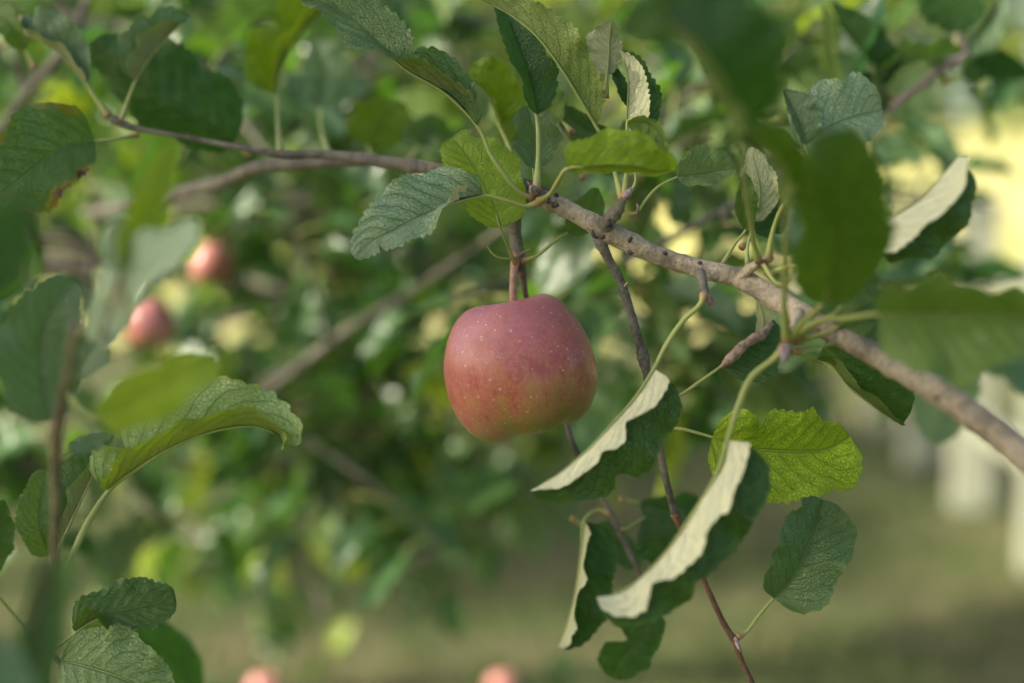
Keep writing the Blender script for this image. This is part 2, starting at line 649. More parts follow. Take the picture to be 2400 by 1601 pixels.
# ------------------------------------------------------------------ the ground and what lies far behind
def ground_material():
    mt, nt, out = new_mat("meadow_ground")
    N = NT(nt)
    co = N.node('ShaderNodeTexCoord').outputs['Object']
    a = N.noise(co, 0.9, 4.0, 0.6)
    b = N.noise(co, 7.0, 5.0, 0.65)
    c = N.noise(co, 60.0, 3.0, 0.6)
    col = N.mix(N.smooth(a, 0.44, 0.56), (0.045, 0.075, 0.020), (0.14, 0.125, 0.065))
    col = N.mix(N.math('MULTIPLY', N.smooth(b, 0.4, 0.65), 0.6), col, (0.10, 0.125, 0.036))
    col = N.mix(N.math('MULTIPLY', c, 0.4), col, (0.105, 0.10, 0.052))
    nt.links.new(N.principled(col, 0.9, N.bump(c, 0.6, 0.02), 0.2), out.inputs[0])
    return mt


mb = MB()
G, S = 48, 160.0
for j in range(G + 1):
    for i in range(G + 1):
        x, y = (i / G - 0.5) * 2, (j / G - 0.5) * 2
        x, y = math.copysign(abs(x) ** 2.2, x) * S, math.copysign(abs(y) ** 2.2, y) * S
        mb.vert((x, y, 0.05 * noise.noise(Vector((x * 0.25, y * 0.25, 0)))), (x, y))
for j in range(G):
    for i in range(G):
        a = j * (G + 1) + i
        mb.face((a, a + 1, a + G + 2, a + G + 1))
ground = mb.build("ground", ground_material())
tag(ground, "mown orchard grass with dry patches under the trees", None, None, "structure")


def gz(x, y):
    return 0.05 * noise.noise(Vector((x * 0.25, y * 0.25, 0)))


# dry grass bank beyond the fence
mb = MB()
for j in range(25):
    for i in range(41):
        x, y = -24.0 + i * 1.6, 10.5 + j * 1.2
        g = max(0, min(1, (y - 10.5) / 16))
        f = g * max(0, min(1, (x - 2.0) / 3.0))
        f = f * f * (3 - 2 * f)
        mb.vert((x, y, -0.22 + 2.5 * f + 0.75 * g + 0.10 * noise.noise(Vector((x * 0.4, y * 0.4, 3)))))
for j in range(24):
    for i in range(40):
        a = j * 41 + i
        mb.face((a, a + 1, a + 42, a + 41))
hill = mb.build("hill", plain_material("dry_grass_bank", (0.50, 0.455, 0.20), 0.95, (0.34, 0.335, 0.11), 0.9, 0.1))
tag(hill, "sunlit bank of dry straw coloured grass", None, None, "structure")

GRASS = plain_material("grass_blades", (0.060, 0.10, 0.022), 0.7, (0.17, 0.155, 0.065), 1.3, 0.3)
rnd = random.Random(5)
mb = MB()
for _ in range(26000):
    y = 3.0 + 13.0 * rnd.random() ** 1.4
    x = rnd.uniform(-0.5, 0.5) * y * 0.95
    h = rnd.uniform(0.03, 0.085)
    a = rnd.uniform(0, 6.28)
    w = 0.004 + 0.003 * rnd.random()
    z = gz(x, y) - 0.004
    lx, ly = rnd.gauss(0, 0.5) * h, rnd.gauss(0, 0.5) * h
    dx, dy = math.cos(a) * w, math.sin(a) * w
    i0 = mb.vert((x - dx, y - dy, z))
    mb.vert((x + dx, y + dy, z))
    mb.vert((x + lx, y + ly, z + h))
    mb.face((i0, i0 + 1, i0 + 2))
tag(mb.build("grass", GRASS, smooth=False), "short mown grass of the orchard floor", None, None, "stuff")


def leaf_quad(mb, p, rnd, size, droop=0.4):
    """A small folded leaf of four triangles for a far crown."""
    d = Vector((rnd.gauss(0, 1), rnd.gauss(0, 1), rnd.gauss(-droop, 0.7))).normalized()
    up = Vector((rnd.gauss(0, 0.6), rnd.gauss(0, 0.6), 1.0))
    s = d.cross(up).normalized()
    n = s.cross(d)
    L, w = size * rnd.uniform(0.7, 1.25), size * rnd.uniform(0.26, 0.36)
    i = mb.vert(p, (0.5, 0))
    mb.vert(p + d * L * 0.5 + s * w + n * w * 0.35, (0.0, 0.5))
    mb.vert(p + d * L * 0.5 - s * w + n * w * 0.35, (1.0, 0.5))
    mb.vert(p + d * L + n * -0.08 * L, (0.5, 1))
    mb.face((i, i + 3, i + 1))
    mb.face((i, i + 2, i + 3))


def crown_mesh(rnd, blobs, n, size):
    mb = MB()
    tot = sum(r[3] * r[4] * r[5] for r in blobs)
    for (cx, cy, cz, rx, ry, rz) in blobs:
        k = int(n * rx * ry * rz / tot)
        twigs = [Vector((rnd.gauss(0, 1), rnd.gauss(0, 1), rnd.gauss(0, 1))).normalized() * (rnd.random() ** 0.45) for _ in range(max(4, k // 14))]
        for _ in range(k):
            q = rnd.choice(twigs)
            p = Vector((cx + q.x * rx, cy + q.y * ry, cz + q.z * rz)) + Vector((rnd.gauss(0, 1), rnd.gauss(0, 1), rnd.gauss(0, 1))) * size * 0.9
            leaf_quad(mb, p, rnd, size)
    return mb


def apple_tree(base, height, blobs, n, size, label, seed, lean=(0, 0), color=(0.15, 0.1, 0)):
    rnd = random.Random(seed)
    t = thing("apple_tree", Vector(base), label, "tree", "orchard trees behind the branch")
    b = Vector(base)
    fork = b + Vector((lean[0], lean[1], height * 0.36))
    mb = MB()
    tube(mb, [b - Vector((0, 0, 0.1)), b.lerp(fork, 0.4) + Vector((0.03, 0, 0)), fork], [0.13, 0.095, 0.085], 14, n=26, bump=0.12, bumpf=14)
    mb.build("trunk", TRUNK, t, b)
    for (cx, cy, cz, rx, ry, rz) in blobs:
        e = Vector((cx, cy, cz))
        mb = MB()
        m = fork.lerp(e, 0.5) + Vector((rnd.uniform(-.12, .12), rnd.uniform(-.12, .12), 0.12))
        tube(mb, [fork - Vector((0, 0, 0.05)), m, e], [0.06, 0.04, 0.018], 9, n=20, bump=0.1, bumpf=20)
        for _ in range(5):
            s = fork.lerp(e, rnd.uniform(0.5, 1))
            tube(mb, [s, s + Vector((rnd.gauss(0, rx * .5), rnd.gauss(0, ry * .5), rnd.gauss(0.0, rz * .5)))], [0.014, 0.005], 6, n=6)
        mb.build("limb", TRUNK, t, fork)
    c = crown_mesh(rnd, blobs, n, size).build("crown", FARLEAF, t, b)
    c.color = (color[0], color[1], color[2], 1)
    c["kind"] = "stuff"
    return t


# the tree the photographed branch grows from: trunk to the right, crown spread overhead
apple_tree((1.75, 1.35, 0), 3.4,
           [(1.0, 1.5, 2.35, .75, .8, .45), (1.9, 1.9, 2.6, .8, .9, .6), (0.35, 1.55, 2.25, .55, .6, .30), (1.3, 0.7, 2.5, .7, .6, .5),
            (0.7, 2.3, 2.5, .7, .6, .45)],
           7500, 0.075, "apple tree whose crown spreads over the hanging apple", 3)
apple_tree((-1.75, 3.5, 0), 3.0,
           [(-1.0, 3.3, 1.75, .55, .6, .5), (-0.4, 3.6, 1.6, .6, .6, .5), (-0.6, 3.4, 2.3, .8, .7, .5), (-0.2, 3.2, 1.15, .35, .3, .3)],
           3000, 0.075, "blurred apple tree close behind on the side of the young shoot", 11, color=(0.12, 0.2, 0))
apple_tree((1.72, 8.2, 0), 3.4,
           [(1.7, 8.0, 1.75, .8, .7, .6), (1.2, 8.3, 2.3, .8, .7, .6), (2.2, 8.4, 2.2, .75, .7, .55), (1.65, 8.2, 2.9, .9, .8, .6), (1.78, 7.8, .95, .5, .4, .38)],
           3600, 0.09, "dark blurred apple tree behind the thick end of the branch", 23, color=(0.0, 0.0, 0))
apple_tree((0.05, 6.6, 0), 3.4,
           [(0.0, 6.5, 1.8, .8, .7, .55), (-0.6, 6.8, 2.3, .8, .7, .6), (0.6, 6.6, 2.4, .8, .7, .6)],
           3600, 0.08, "blurred apple tree straight behind the hanging apple", 31, color=(0.3, 0.1, 0))
apple_tree((-2.9, 7.2, 0), 3.6,
           [(-2.8, 7.0, 2.0, 1.0, .8, .8), (-1.9, 7.3, 1.9, .8, .8, .7), (-2.4, 7.4, 2.9, 1.0, .8, .7)],
           3600, 0.09, "far blurred apple tree beyond the young shoot", 37, color=(0.45, 0.1, 0))

apple_tree((4.3, 3.6, 0), 3.6,
           [(3.6, 3.2, 2.3, 1.0, .9, .8), (4.6, 3.9, 2.6, 1.0, 1.0, .9), (3.5, 4.3, 2.5, .9, .9, .7), (4.2, 2.6, 2.8, 1.0, .9, .7)],
           4500, 0.10, "unseen apple tree added beyond the fence to shade the grass", 41)  # out of view, added for its shade on the ground

apple_tree((-3.3, 4.7, 0), 3.3,
           [(-3.0, 4.6, 2.1, .9, .8, .6), (-2.6, 5.2, 2.3, .8, .8, .6), (-3.5, 4.2, 2.6, .9, .9, .6)],
           4600, 0.09, "apple tree added out to the side to cast long shade over the grass", 47)  # added for the dappled shade it throws on the grass
apple_tree((-4.3, 6.6, 0), 3.4,
           [(-3.9, 6.3, 2.2, 1.0, .8, .6), (-3.2, 6.5, 2.5, .8, .8, .6), (-4.4, 6.0, 2.8, .9, .9, .6)],
           4600, 0.09, "second apple tree added out to the side, farther off, to shade the grass by the fence", 53)  # another added shade tree, placed for the ground farther back
apple_tree((-2.6, -0.3, 0), 3.3,
           [(-1.7, .08, 2.4, .75, .55, .45), (-2.5, -.3, 2.7, .8, .8, .5)],
           2500, 0.08, "unseen apple tree added left of the camera to filter the low sun", 43)  # unseen tree added to soften and dapple the sun on the foreground

rnd = random.Random(77)
blobs = []
for i in range(9):
    x = -13 + i * 1.65 + rnd.uniform(-.5, .5)
    blobs.append((x, 19 + rnd.uniform(-2, 3), rnd.uniform(1.0, 1.9), 0.9, 0.9, rnd.uniform(0.7, 1.3)))
for i in range(26):
    x = -19 + i * 2.0 + rnd.uniform(-.6, .6)
    blobs.append((x, 34 + rnd.uniform(-2, 2), rnd.uniform(5.5, 7.0), 2.4, 2.0, rnd.uniform(2.6, 3.4)))
    blobs.append((x + 1, 37 + rnd.uniform(-2, 2), rnd.uniform(10, 12.5), 2.8, 2.2, rnd.uniform(3.0, 4.2)))
    if x < 5:
        blobs.append((x, 33 + rnd.uniform(-1, 2), rnd.uniform(2.4, 3.4), 1.6, 1.6, rnd.uniform(1.2, 2.0)))
for bx, by, bz in ((5.6, 22, 1.5), (6.6, 21, 1.2), (7.9, 22, 1.5), (9.0, 24, 2.4), (6.4, 23, 2.1), (7.4, 25, 2.9), (8.3, 24, 2.2), (7.0, 27, 3.6), (9.4, 26, 3.3)):
    blobs.append((bx, by, bz, .55, .55, .5))
for i in range(8):
    blobs.append((5.4 + i * .8, 25 + rnd.uniform(-1, 1), 3.9 + rnd.uniform(-.5, .5), .8, .7, rnd.uniform(.7, 1.1)))
w = crown_mesh(rnd, blobs, 64000, 0.46).build("woodland", FARLEAF)
w.color = (0.85, 0.0, 0, 1)
tag(w, "blurred belt of sunlit trees and bushes closing the view", None, None, "stuff")

# white fence running away on the right
FENCE = plain_material("white_fence_paint", (0.33, 0.35, 0.265), 0.6, (0.26, 0.275, 0.20), 9.0, 0.3, 0.2)
FENCE_FOOT = plain_material("bare_wood", (0.42, 0.34, 0.26), 0.8, (0.3, 0.24, 0.18), 20, 0.2)


def box(mb, c, h, rz=0.0, m=0):
    cs, sn = math.cos(rz), math.sin(rz)
    i = len(mb.v)
    for dz in (-1, 1):
        for dx, dy in ((-1, -1), (1, -1), (1, 1), (-1, 1)):
            x, y = dx * h[0], dy * h[1]
            mb.vert((c[0] + x * cs - y * sn, c[1] + x * sn + y * cs, c[2] + dz * h[2]))
    for f in ((0, 3, 2, 1), (4, 5, 6, 7), (0, 1, 5, 4), (1, 2, 6, 5), (2, 3, 7, 6), (3, 0, 4, 7)):
        mb.face([i + k for k in f], m)


A, B = Vector((2.35, 8.95, 0)), Vector((1.985, 5.2, 0))
fence = thing("white_fence", A, "white painted wooden fence running back on the side of the thick branch", "fence")
fdir = (B - A).normalized()
fang = math.atan2(fdir.y, fdir.x)
npost = 4
for i in range(npost):
    p = A.lerp(B, i / (npost - 1))
    mb = MB()
    box(mb, (p.x, p.y, 0.68), (0.08, 0.08, 0.70), fang)
    box(mb, (p.x, p.y, 1.395), (0.105, 0.105, 0.018), fang)
    i0 = len(mb.v)
    for dx, dy in ((-1, -1), (1, -1), (1, 1), (-1, 1)):
        mb.vert((p.x + dx * .09, p.y + dy * .09, 1.412))
    mb.vert((p.x, p.y, 1.49))
    for k in range(4):
        mb.face((i0 + k, i0 + (k + 1) % 4, i0 + 4))
    mb.build("post", FENCE, fence, p, smooth=False)
    if i < npost - 1:
        q = A.lerp(B, (i + 1) / (npost - 1))
        md = (p + q) / 2
        for z in (0.42, 1.05):
            mb = MB()
            box(mb, (md.x, md.y, z), ((q - p).length / 2 - 0.086, 0.018, 0.05), fang)
            mb.build("rail", FENCE, fence, md, smooth=False)

# ------------------------------------------------------------------ the fruiting branch
branch = thing("apple_branch", P(2600, 1230, .55), "grey barked apple branch crossing the picture with sharp leaves, bearing the apple", "branch")


def scars(mb):
    # crescent leaf scars and knots standing off the bark
    for (px, py, d, r, ang) in ((1483, 566, .690, 8, 2.6), (1480, 586, .687, 8, 4.2), (1556, 600, .683, 7, 1.2), (1430, 535, .688, 10, 2.2),
                                (1302, 478, .698, 8, 3.6), (1412, 548, .688, 8, 4.6), (1300, 463, .699, 7, 1.0), (1308, 476, .695, 6, 4.0), (1291, 472, .698, 7, 3.0), (1438, 522, .690, 12, 3.4), (1402, 545, .688, 13, 3.7), (1640, 622, .680, 5, 1.5), (2148, 862, .60, 9, 2.0), (2196, 926, .59, 8, 4.5)):
        c = P(px, py, d)
        s = d / FPX
        pts = [c + RIGHT * (math.cos(ang + t) * r * s) + UP * (math.sin(ang + t) * r * s) - FWD * (0.0006 * math.cos(t)) for t in (-1.1, -0.4, 0.4, 1.1)]
        tube(mb, pts, [0.0003, 0.0011, 0.0011, 0.0003], 6, n=10, m=1)


MAIN = [(2600, 1230, .55, 39), (2400, 1067, .585, 36), (2304, 990, .60, 33), (2189, 913, .615, 30), (2074, 845, .635, 27.5), (1959, 783, .655, 26),
        (1837, 712, .675, 26), (1737, 655, .69, 24), (1640, 630, .70, 22), (1558, 605, .705, 22), (1490, 576, .708, 23), (1418, 538, .71, 25),
        (1360, 507, .712, 21), (1316, 484, .713, 20), (1282, 468, .714, 18), (1262, 459, .715, 15)]
mbm = MB()
tube(mbm, [P(a, b, d) for a, b, d, r in MAIN], [r * d / FPX for a, b, d, r in MAIN], 32, n=360, bump=0.10, bumpf=190,
     rings=[(0.23, .10, .006), (0.245, .07, .004), (0.30, .09, .005), (0.37, .12, .006), (0.50, .06, .004), (0.635, .10, .008), (0.75, .07, .004),
            (0.835, .12, .010), (0.868, .13, .006), (0.885, .10, .004), (0.955, .13, .008), (0.975, .16, .006)])
scars(mbm)
mbm.build("limb", [BARK, plain_material("scar_bark", (0.075, 0.062, 0.055), 0.85, (0.035, 0.03, 0.028), 500, 0.2)], branch, P(2600, 1230, .55))

# left continuation of the limb, and the fork that leaves it to the rear
bark_part("twig", branch, [(1300, 470, .722, 15), (1240, 436, .732, 14), (1150, 418, .75, 14), (1080, 405, .765, 14), (980, 392, .78, 16), (900, 380, .785, 15), (850, 372, .785, 13),
                           (760, 362, .79, 11), (660, 362, .79, 9), (560, 345, .795, 7), (450, 325, .80, 6), (340, 305, .80, 6), (290, 292, .80, 8), (262, 276, .80, 9)],
          TWIG, rings=[(.2, .12, .008), (.36, .2, .008), (.47, .25, .006), (.62, .2, .008), (.98, .2, .01)])
bark_part("twig", branch, [(875, 378, .786, 10), (800, 380, .80, 12), (700, 386, .83, 13), (600, 394, .88, 15), (520, 428, .95, 16), (410, 455, 1.02, 16), (330, 480, 1.12, 14), (200, 500, 1.3, 12)], TWIG)
# twigs that hang below the limb
bark_part("twig", branch, [(1400, 555, .712, 14), (1425, 605, .712, 11), (1455, 662, .712, 10.5), (1480, 740, .713, 10.5), (1497, 800, .715, 10.5), (1508, 838, .716, 14),
                           (1513, 862, .716, 11), (1520, 895, .718, 10), (1535, 980, .72, 9), (1549, 1065, .722, 9), (1562, 1130, .722, 8.5), (1582, 1205, .725, 9)],
          TWIG, rings=[(.03, .2, .01), (.13, .15, .006), (.22, .12, .005), (.415, .16, .006), (.44, .22, .006), (.465, .18, .006), (.52, .12, .006)], n=160)
bark_part("twig", branch, [(1582, 1203, .725, 10), (1600, 1250, .726, 7), (1630, 1318, .726, 6.5), (1665, 1395, .727, 7), (1700, 1468, .728, 7), (1722, 1503, .728, 9), (1737, 1545, .73, 6.5),
                           (1765, 1605, .732, 6), (1800, 1690, .735, 5)], YOUNG, rings=[(.0, .25, .02), (.52, .2, .02)], n=90)
bark_part("twig", branch, [(1240, 445, .728, 13), (1222, 480, .735, 13), (1208, 515, .74, 14), (1209, 560, .742, 14), (1216, 605, .742, 15), (1226, 650, .75, 9), (1233, 695, .76, 7),
                           (1255, 790, .78, 7), (1295, 890, .785, 7), (1325, 975, .785, 7), (1345, 1045, .785, 7), (1390, 1130, .79, 6), (1432, 1205, .79, 7), (1470, 1285, .79, 7), (1503, 1352, .79, 6), (1530, 1425, .79, 5)],
          TWIG, rings=[(.09, .14, .006), (.12, .12, .006), (.155, .2, .008)], n=150)
# spurs
bark_part("spur", branch, [(1418, 530, .705, 18), (1430, 512, .70, 15), (1446, 496, .695, 15), (1456, 480, .692, 10), (1462, 462, .69, 8)], TWIG,
          rings=[(.3, .2, .04), (.5, .22, .04), (.7, .2, .04)], n=50)
bark_part("spur", branch, [(1735, 652, .688, 15), (1755, 632, .682, 12), (1776, 618, .678, 10)], BARK)
bark_part("spur", branch, [(1640, 640, .692, 14), (1648, 670, .684, 11), (1654, 692, .68, 9)], TWIG)
bark_part("spur", branch, [(1872, 735, .66, 16), (1862, 768, .645, 12), (1846, 800, .635, 12), (1840, 818, .632, 9)], BARK)
bark_part("spur", branch, [(1268, 462, .712, 17), (1258, 452, .708, 15), (1250, 448, .705, 12)], TWIG)
bud_part(branch, (1254, 450, .703), (1245, 436, .692), 10, seed=1)
bud_part(branch, (1462, 468, .69), (1482, 438, .69), 9, seed=2)
bud_part(branch, (1780, 617, .678), (1816, 603, .674), 9, seed=3)
bud_part(branch, (1652, 688, .68), (1674, 722, .678), 9, plain_material("brown_bud", (0.30, 0.20, 0.17), 0.85, (0.12, 0.075, 0.06), 600, .2, .5), seed=4)
bud_part(branch, (1843, 808, .633), (1836, 850, .626), 13, seed=5)
bud_part(branch, (1722, 1492, .727), (1736, 1530, .724), 5, seed=6)
bud_part(branch, (1464, 672, .709), (1474, 660, .705), 4, seed=7)

for pth in ([(1212, 606, .735), (1180, 606, .73), (1158, 598, .728), (1142, 578, .727)], [(1216, 600, .732), (1230, 590, .726), (1246, 584, .724)],
            [(1494, 497, .690), (1496, 486, .688), (1492, 478, .688)], [(1563, 932, .716), (1572, 918, .713), (1577, 908, .712)], [(1246, 440, .697), (1240, 430, .695), (1236, 424, .694)]):
    ms_ = MB()
    tube(ms_, [P(*q) for q in pth], [.0008] + [.0006] * (len(pth) - 2) + [.0002], 6, n=14, bump=.2, bumpf=400)
    ms_.build("stipule", DRY if pth[0][0] != 1212 else PETIOLE, branch, P(*pth[0]))

# --- leaves of the tip rosette
leaf(branch, [(1116, 298, .703), (1078, 245, .70), (1027, 205, .697), (946, 158, .695), (878, 92, .70), (820, 42, .705), (760, 8, .71), (706, 2, .715)], 66, 78,
     [(0, 150), (.15, 140), (.33, 122), (.45, 85), (.58, 38), (.75, 18), (.9, 60), (1, 40)], [(0, 50), (.2, 15), (1, 2)],
     pet=[(1250, 462, .71), (1225, 455, .708), (1190, 420, .705), (1150, 362, .703), (1116, 298, .703)], col=(.06, .12, .04), top=.25, pr=6, teeth=20, wave=13, quilt=.085,
     notch=[(-1, .40, .03, .35)], label="long puckered leaf arching away from the branch tip")
leaf(branch, [(1259, 269, .715), (1247, 200, .715), (1227, 140, .715), (1202, 75, .72), (1183, 20, .73), (1168, -40, .74)], 58, 72, 62, 4,
     pet=[(1258, 448, .705), (1261, 380, .708), (1262, 320, .712), (1259, 269, .715)], col=(.0, .06, .0), top=.12, pr=6.5, quilt=.085)
leaf(branch, [(1397, 290, .70), (1352, 216, .695), (1303, 140, .69), (1245, 70, .69), (1190, 30, .695), (1130, 0, .70)], 74, 60, [(0, 150), (.2, 172), (1, 176)], -92,
     pet=[(1459, 470, .691), (1440, 400, .697), (1415, 330, .70), (1397, 290, .70)], col=(.35, .12, 0), pr=6, wave=16, wfreq=4, teeth=20, quilt=.07,
     label="leaf turned to show its yellow green veined underside")
leaf(branch, [(1424, 175, .722), (1427, 140, .722), (1429, 95, .72), (1434, 48, .715)], 30, 62, 168, -155, col=(.15, .55, .05), teeth=14)
leaf(branch, [(1472, 340, .703), (1472, 275, .70), (1475, 210, .70), (1468, 160, .70), (1452, 118, .70)], 62, 74, [(0, 150), (.3, 140), (.8, 140), (1, 120)], -12,
     pet=[(1462, 466, .69), (1468, 400, .697), (1472, 340, .703)], col=(.1, .72, 0), teeth=18, tooth=.06, wave=8)
leaf(branch, [(1475, 250, .722), (1457, 200, .722), (1433, 148, .725)], 16, 16, 30, 25, col=(0, .1, 0), teeth=10)
leaf(branch, [(1470, 288, .688), (1512, 286, .685), (1545, 312, .685), (1564, 362, .69)], 24, 44, 55, -25, col=(.35, .35, 0), teeth=13,
     pet=[(1470, 462, .69), (1490, 420, .69), (1475, 340, .688), (1470, 288, .688)], pr=3.5)
leaf(branch, [(1329, 398, .66), (1395, 392, .655), (1470, 391, .652), (1535, 402, .655), (1584, 398, .66)], 84, 55, [(0, 22), (.5, 8), (1, 30)], -75,
     pet=[(1264, 470, .705), (1288, 456, .695), (1308, 425, .675), (1329, 398, .66)], col=(.75, .05, 0), pr=6.5, k=.32, t=.5, wave=6, label="leaf bending low over the branch tip, light green and slightly blurred")
leaf(branch, [(1588, 415, .70), (1640, 409, .70), (1682, 402, .70), (1724, 398, .70)], 68, 32, 14, 30,
     pet=[(1472, 503, .693), (1494, 497, .693), (1513, 470, .695), (1543, 438, .698), (1588, 415, .70)], col=(.3, .38, 0), top=.4, pr=4, teeth=15, k=.42, t=.6)
leaf(branch, [(1250, 394, .73), (1250, 340, .735), (1247, 295, .735), (1235, 248, .74)], 52, 64, 24, 12,
     pet=[(1256, 446, .715), (1252, 415, .725), (1250, 394, .73)], col=(.12, .2, 0), top=.35, pr=4, k=.42, t=.55)
leaf(branch, [(1132, 456, .70), (1065, 474, .695), (985, 508, .69), (920, 541, .685), (868, 570, .685), (832, 606, .685)], 52, 98,
     [(0, 140), (.18, 140), (.32, 90), (.48, 30), (1, 15)], [(0, 30), (.3, 5), (1, -5)],
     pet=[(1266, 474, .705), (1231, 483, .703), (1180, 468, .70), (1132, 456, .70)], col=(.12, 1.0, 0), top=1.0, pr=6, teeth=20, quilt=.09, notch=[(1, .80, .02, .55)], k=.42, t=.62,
     label="pale grey green leaf with toothed edge pointing down from the branch tip")
leaf(branch, [(1174, 535, .715), (1150, 465, .72), (1120, 405, .725), (1085, 352, .73), (1058, 322, .735)], 74, 92, 28, -6,
     pet=[(1207, 618, .735), (1195, 590, .73), (1174, 535, .715)], col=(.85, .10, 0), pr=4, k=.34, t=.42, notch=[(-1, .86, .05, .4)])
leaf(branch, [(1330, 545, .735), (1375, 500, .74), (1400, 440, .745)], 40, 38, 20, 15,
     pet=[(1222, 612, .738), (1258, 600, .735), (1292, 572, .733), (1312, 556, .733), (1330, 545, .735)], col=(.3, .1, 0), pr=4.5)
leaf(branch, [(1172, 292, .79), (1152, 232, .785), (1118, 196, .78), (1084, 176, .78)], 24, 80, 100, 4,
     pet=[(1205, 420, .75), (1195, 352, .78), (1172, 292, .79)], col=(.62, .02, 0), k=.4, t=.5)
leaf(branch, [(1318, 285, .75), (1290, 255, .76), (1300, 200, .77)], 30, 46, 15, 15, col=(.4, .1, 0))
leaf(branch, [(1440, 330, .77), (1385, 310, .77), (1320, 265, .77), (1300, 230, .77)], 40, 30, 20, 10, col=(.1, .2, 0))
leaf(branch, [(1400, 395, .76), (1460, 360, .77), (1500, 300, .78), (1540, 280, .79)], 50, 50, -20, 20, col=(.2, .1, 0))

# --- leaves hanging below the limb
leaf(branch, [(1536, 866, .672), (1490, 935, .668), (1430, 1003, .665), (1366, 1066, .663), (1305, 1115, .662), (1242, 1150, .662)], 128, 86,
     [(0, -5), (1, -12)], [(0, 135), (.3, 116), (.7, 118), (1, 110)],
     pet=[(1650, 690, .678), (1640, 715, .676), (1596, 758, .675), (1560, 812, .674), (1536, 866, .672)], col=(.10, 1.0, 0), pr=7, tooth=.022, wave=12, wfreq=2.6, wphase=.4, k=.34, t=.55,
     notch=[(1, .57, .05, .25), (-1, .36, .045, .45), (-1, .56, .035, .30)], label="folded leaf with cream underside hanging beside the apple")
leaf(branch, [(1709, 1032, .637), (1697, 1090, .633), (1655, 1155, .63), (1594, 1253, .627), (1530, 1330, .625), (1460, 1386, .625), (1398, 1400, .625)], 128, 100,
     [(0, -2), (1, -12)], [(0, 140), (.25, 122), (.7, 126), (.9, 150), (1, 150)],
     pet=[(1842, 812, .632), (1815, 840, .635), (1760, 886, .638), (1730, 955, .638), (1709, 1032, .637)], col=(.08, 1.0, 0), pr=9, tooth=.022, wave=14, wfreq=3.1, wphase=2.4, k=.27, t=.42, teeth=20, notch=[(-1, .74, .035, .38), (-1, .36, .03, .14), (1, .62, .04, .18)],
     label="largest folded leaf, its cream underside hanging lowest")
leaf(branch, [(1669, 1025, .705), (1725, 1043, .70), (1781, 1053, .70), (1885, 1058, .70), (1945, 1050, .70), (1992, 1022, .70)], 102, 124, 22, 14,
     pet=[(1548, 1000, .72), (1570, 1005, .716), (1600, 1006, .71), (1669, 1025, .705)], col=(1.0, .05, 0), pr=5, teeth=18, k=.36, t=.36, notch=[(1, .33, .035, .35), (-1, .78, .04, .2)], quilt=.09,
     label="yellow green leaf spread flat below the branch")
leaf(branch, [(1814, 1403, .735), (1862, 1345, .73), (1893, 1280, .73), (1912, 1220, .735), (1926, 1170, .74)], 82, 104, 38, 14,
     pet=[(1728, 1494, .727), (1750, 1480, .73), (1781, 1440, .733), (1814, 1403, .735)], col=(.02, .18, 0), top=.30, pr=5, k=.36, t=.38, wave=14, label="blue green leaf beside the lowest twig end")
leaf(branch, [(1371, 1222, .785), (1362, 1310, .782), (1348, 1395, .782), (1328, 1470, .785), (1308, 1516, .785)], 88, 70, -4, [(0, 100), (.6, 98), (1, 125)],
     pet=[(1432, 1205, .79), (1400, 1195, .79), (1371, 1222, .785)], col=(.02, .7, .06), k=.36, t=.45)
leaf(branch, [(1530, 1425, .79), (1502, 1480, .79), (1468, 1532, .79), (1432, 1588, .795)], 58, 62, -8, 10, col=(.05, .05, 0), notch=[(-1, .5, .09, .7)], k=.4, t=.42)
leaf(branch, [(1380, 1238, .83), (1430, 1268, .83), (1500, 1330, .835)], 40, 44, 10, 20, col=(0, .25, 0))
leaf(branch, [(1512, 1215, .80), (1545, 1255, .80), (1566, 1335, .81)], 44, 62, 0, 10, pet=[(1445, 1240, .79), (1470, 1238, .79), (1512, 1215, .80)], col=(0, .2, 0), pr=3)
leaf(branch, [(1500, 1180, .81), (1560, 1192, .81), (1615, 1180, .815), (1640, 1220, .82)], 34, 50, 40, 10, col=(0, .25, 0))
leaf(branch, [(1690, 862, .712), (1735, 820, .716), (1775, 786, .72), (1812, 748, .725)], 34, 92, 95, 2,
     pet=[(1560, 932, .72), (1590, 928, .718), (1640, 895, .714), (1690, 862, .712)], col=(.05, .25, .0), pr=5, k=.38, t=.5)
mbd = MB()
tube(mbd, [P(1690, 862, .706), P(1712, 842, .705), P(1745, 808, .706), P(1785, 785, .71), P(1812, 756, .715)], [.0008, .0028, .0024, .0026, .0008], 10, n=60, bump=.3, bumpf=220)
tag(mbd.build("dried_leaf_edge", DRY, branch, P(1690, 862, .706)), "rolled brown dried leaf edge")
leaf(branch, [(1782, 800, .73), (1790, 750, .735), (1775, 695, .74)], 26, 20, 165, -150, col=(.3, .45, 0))

# --- leaves on the spurs nearest the camera
leaf(branch, [(2004, 606, .64), (2022, 565, .637), (2090, 512, .633), (2160, 465, .63), (2208, 412, .63), (2246, 368, .632)], 102, 122,
     [(0, 100), (.2, 132), (.7, 125), (1, 105)], [(0, -5), (1, -12)],
     pet=[(1860, 800, .64), (1905, 740, .645), (1965, 665, .643), (2004, 606, .64)], col=(.12, 1.0, 0), pr=8, tooth=.022, wave=8, wphase=1.0, k=.48, t=.36,
     label="folded leaf with cream underside pointing up beside the thick end of the branch")
leaf(branch, [(1728, 308, .50), (1694, 232, .485), (1648, 150, .475), (1600, 85, .475), (1552, 25, .48)], 92, 190, [(0, 60), (.4, 105), (1, 90)], [(0, -10), (1, -14)],
     pet=[(1778, 612, .675), (1766, 560, .66), (1748, 450, .60), (1738, 370, .535), (1728, 308, .50)], col=(.02, .05, 0), pr=8, k=.36, t=.4,
     label="large dark leaf blurred because it is nearest the camera")
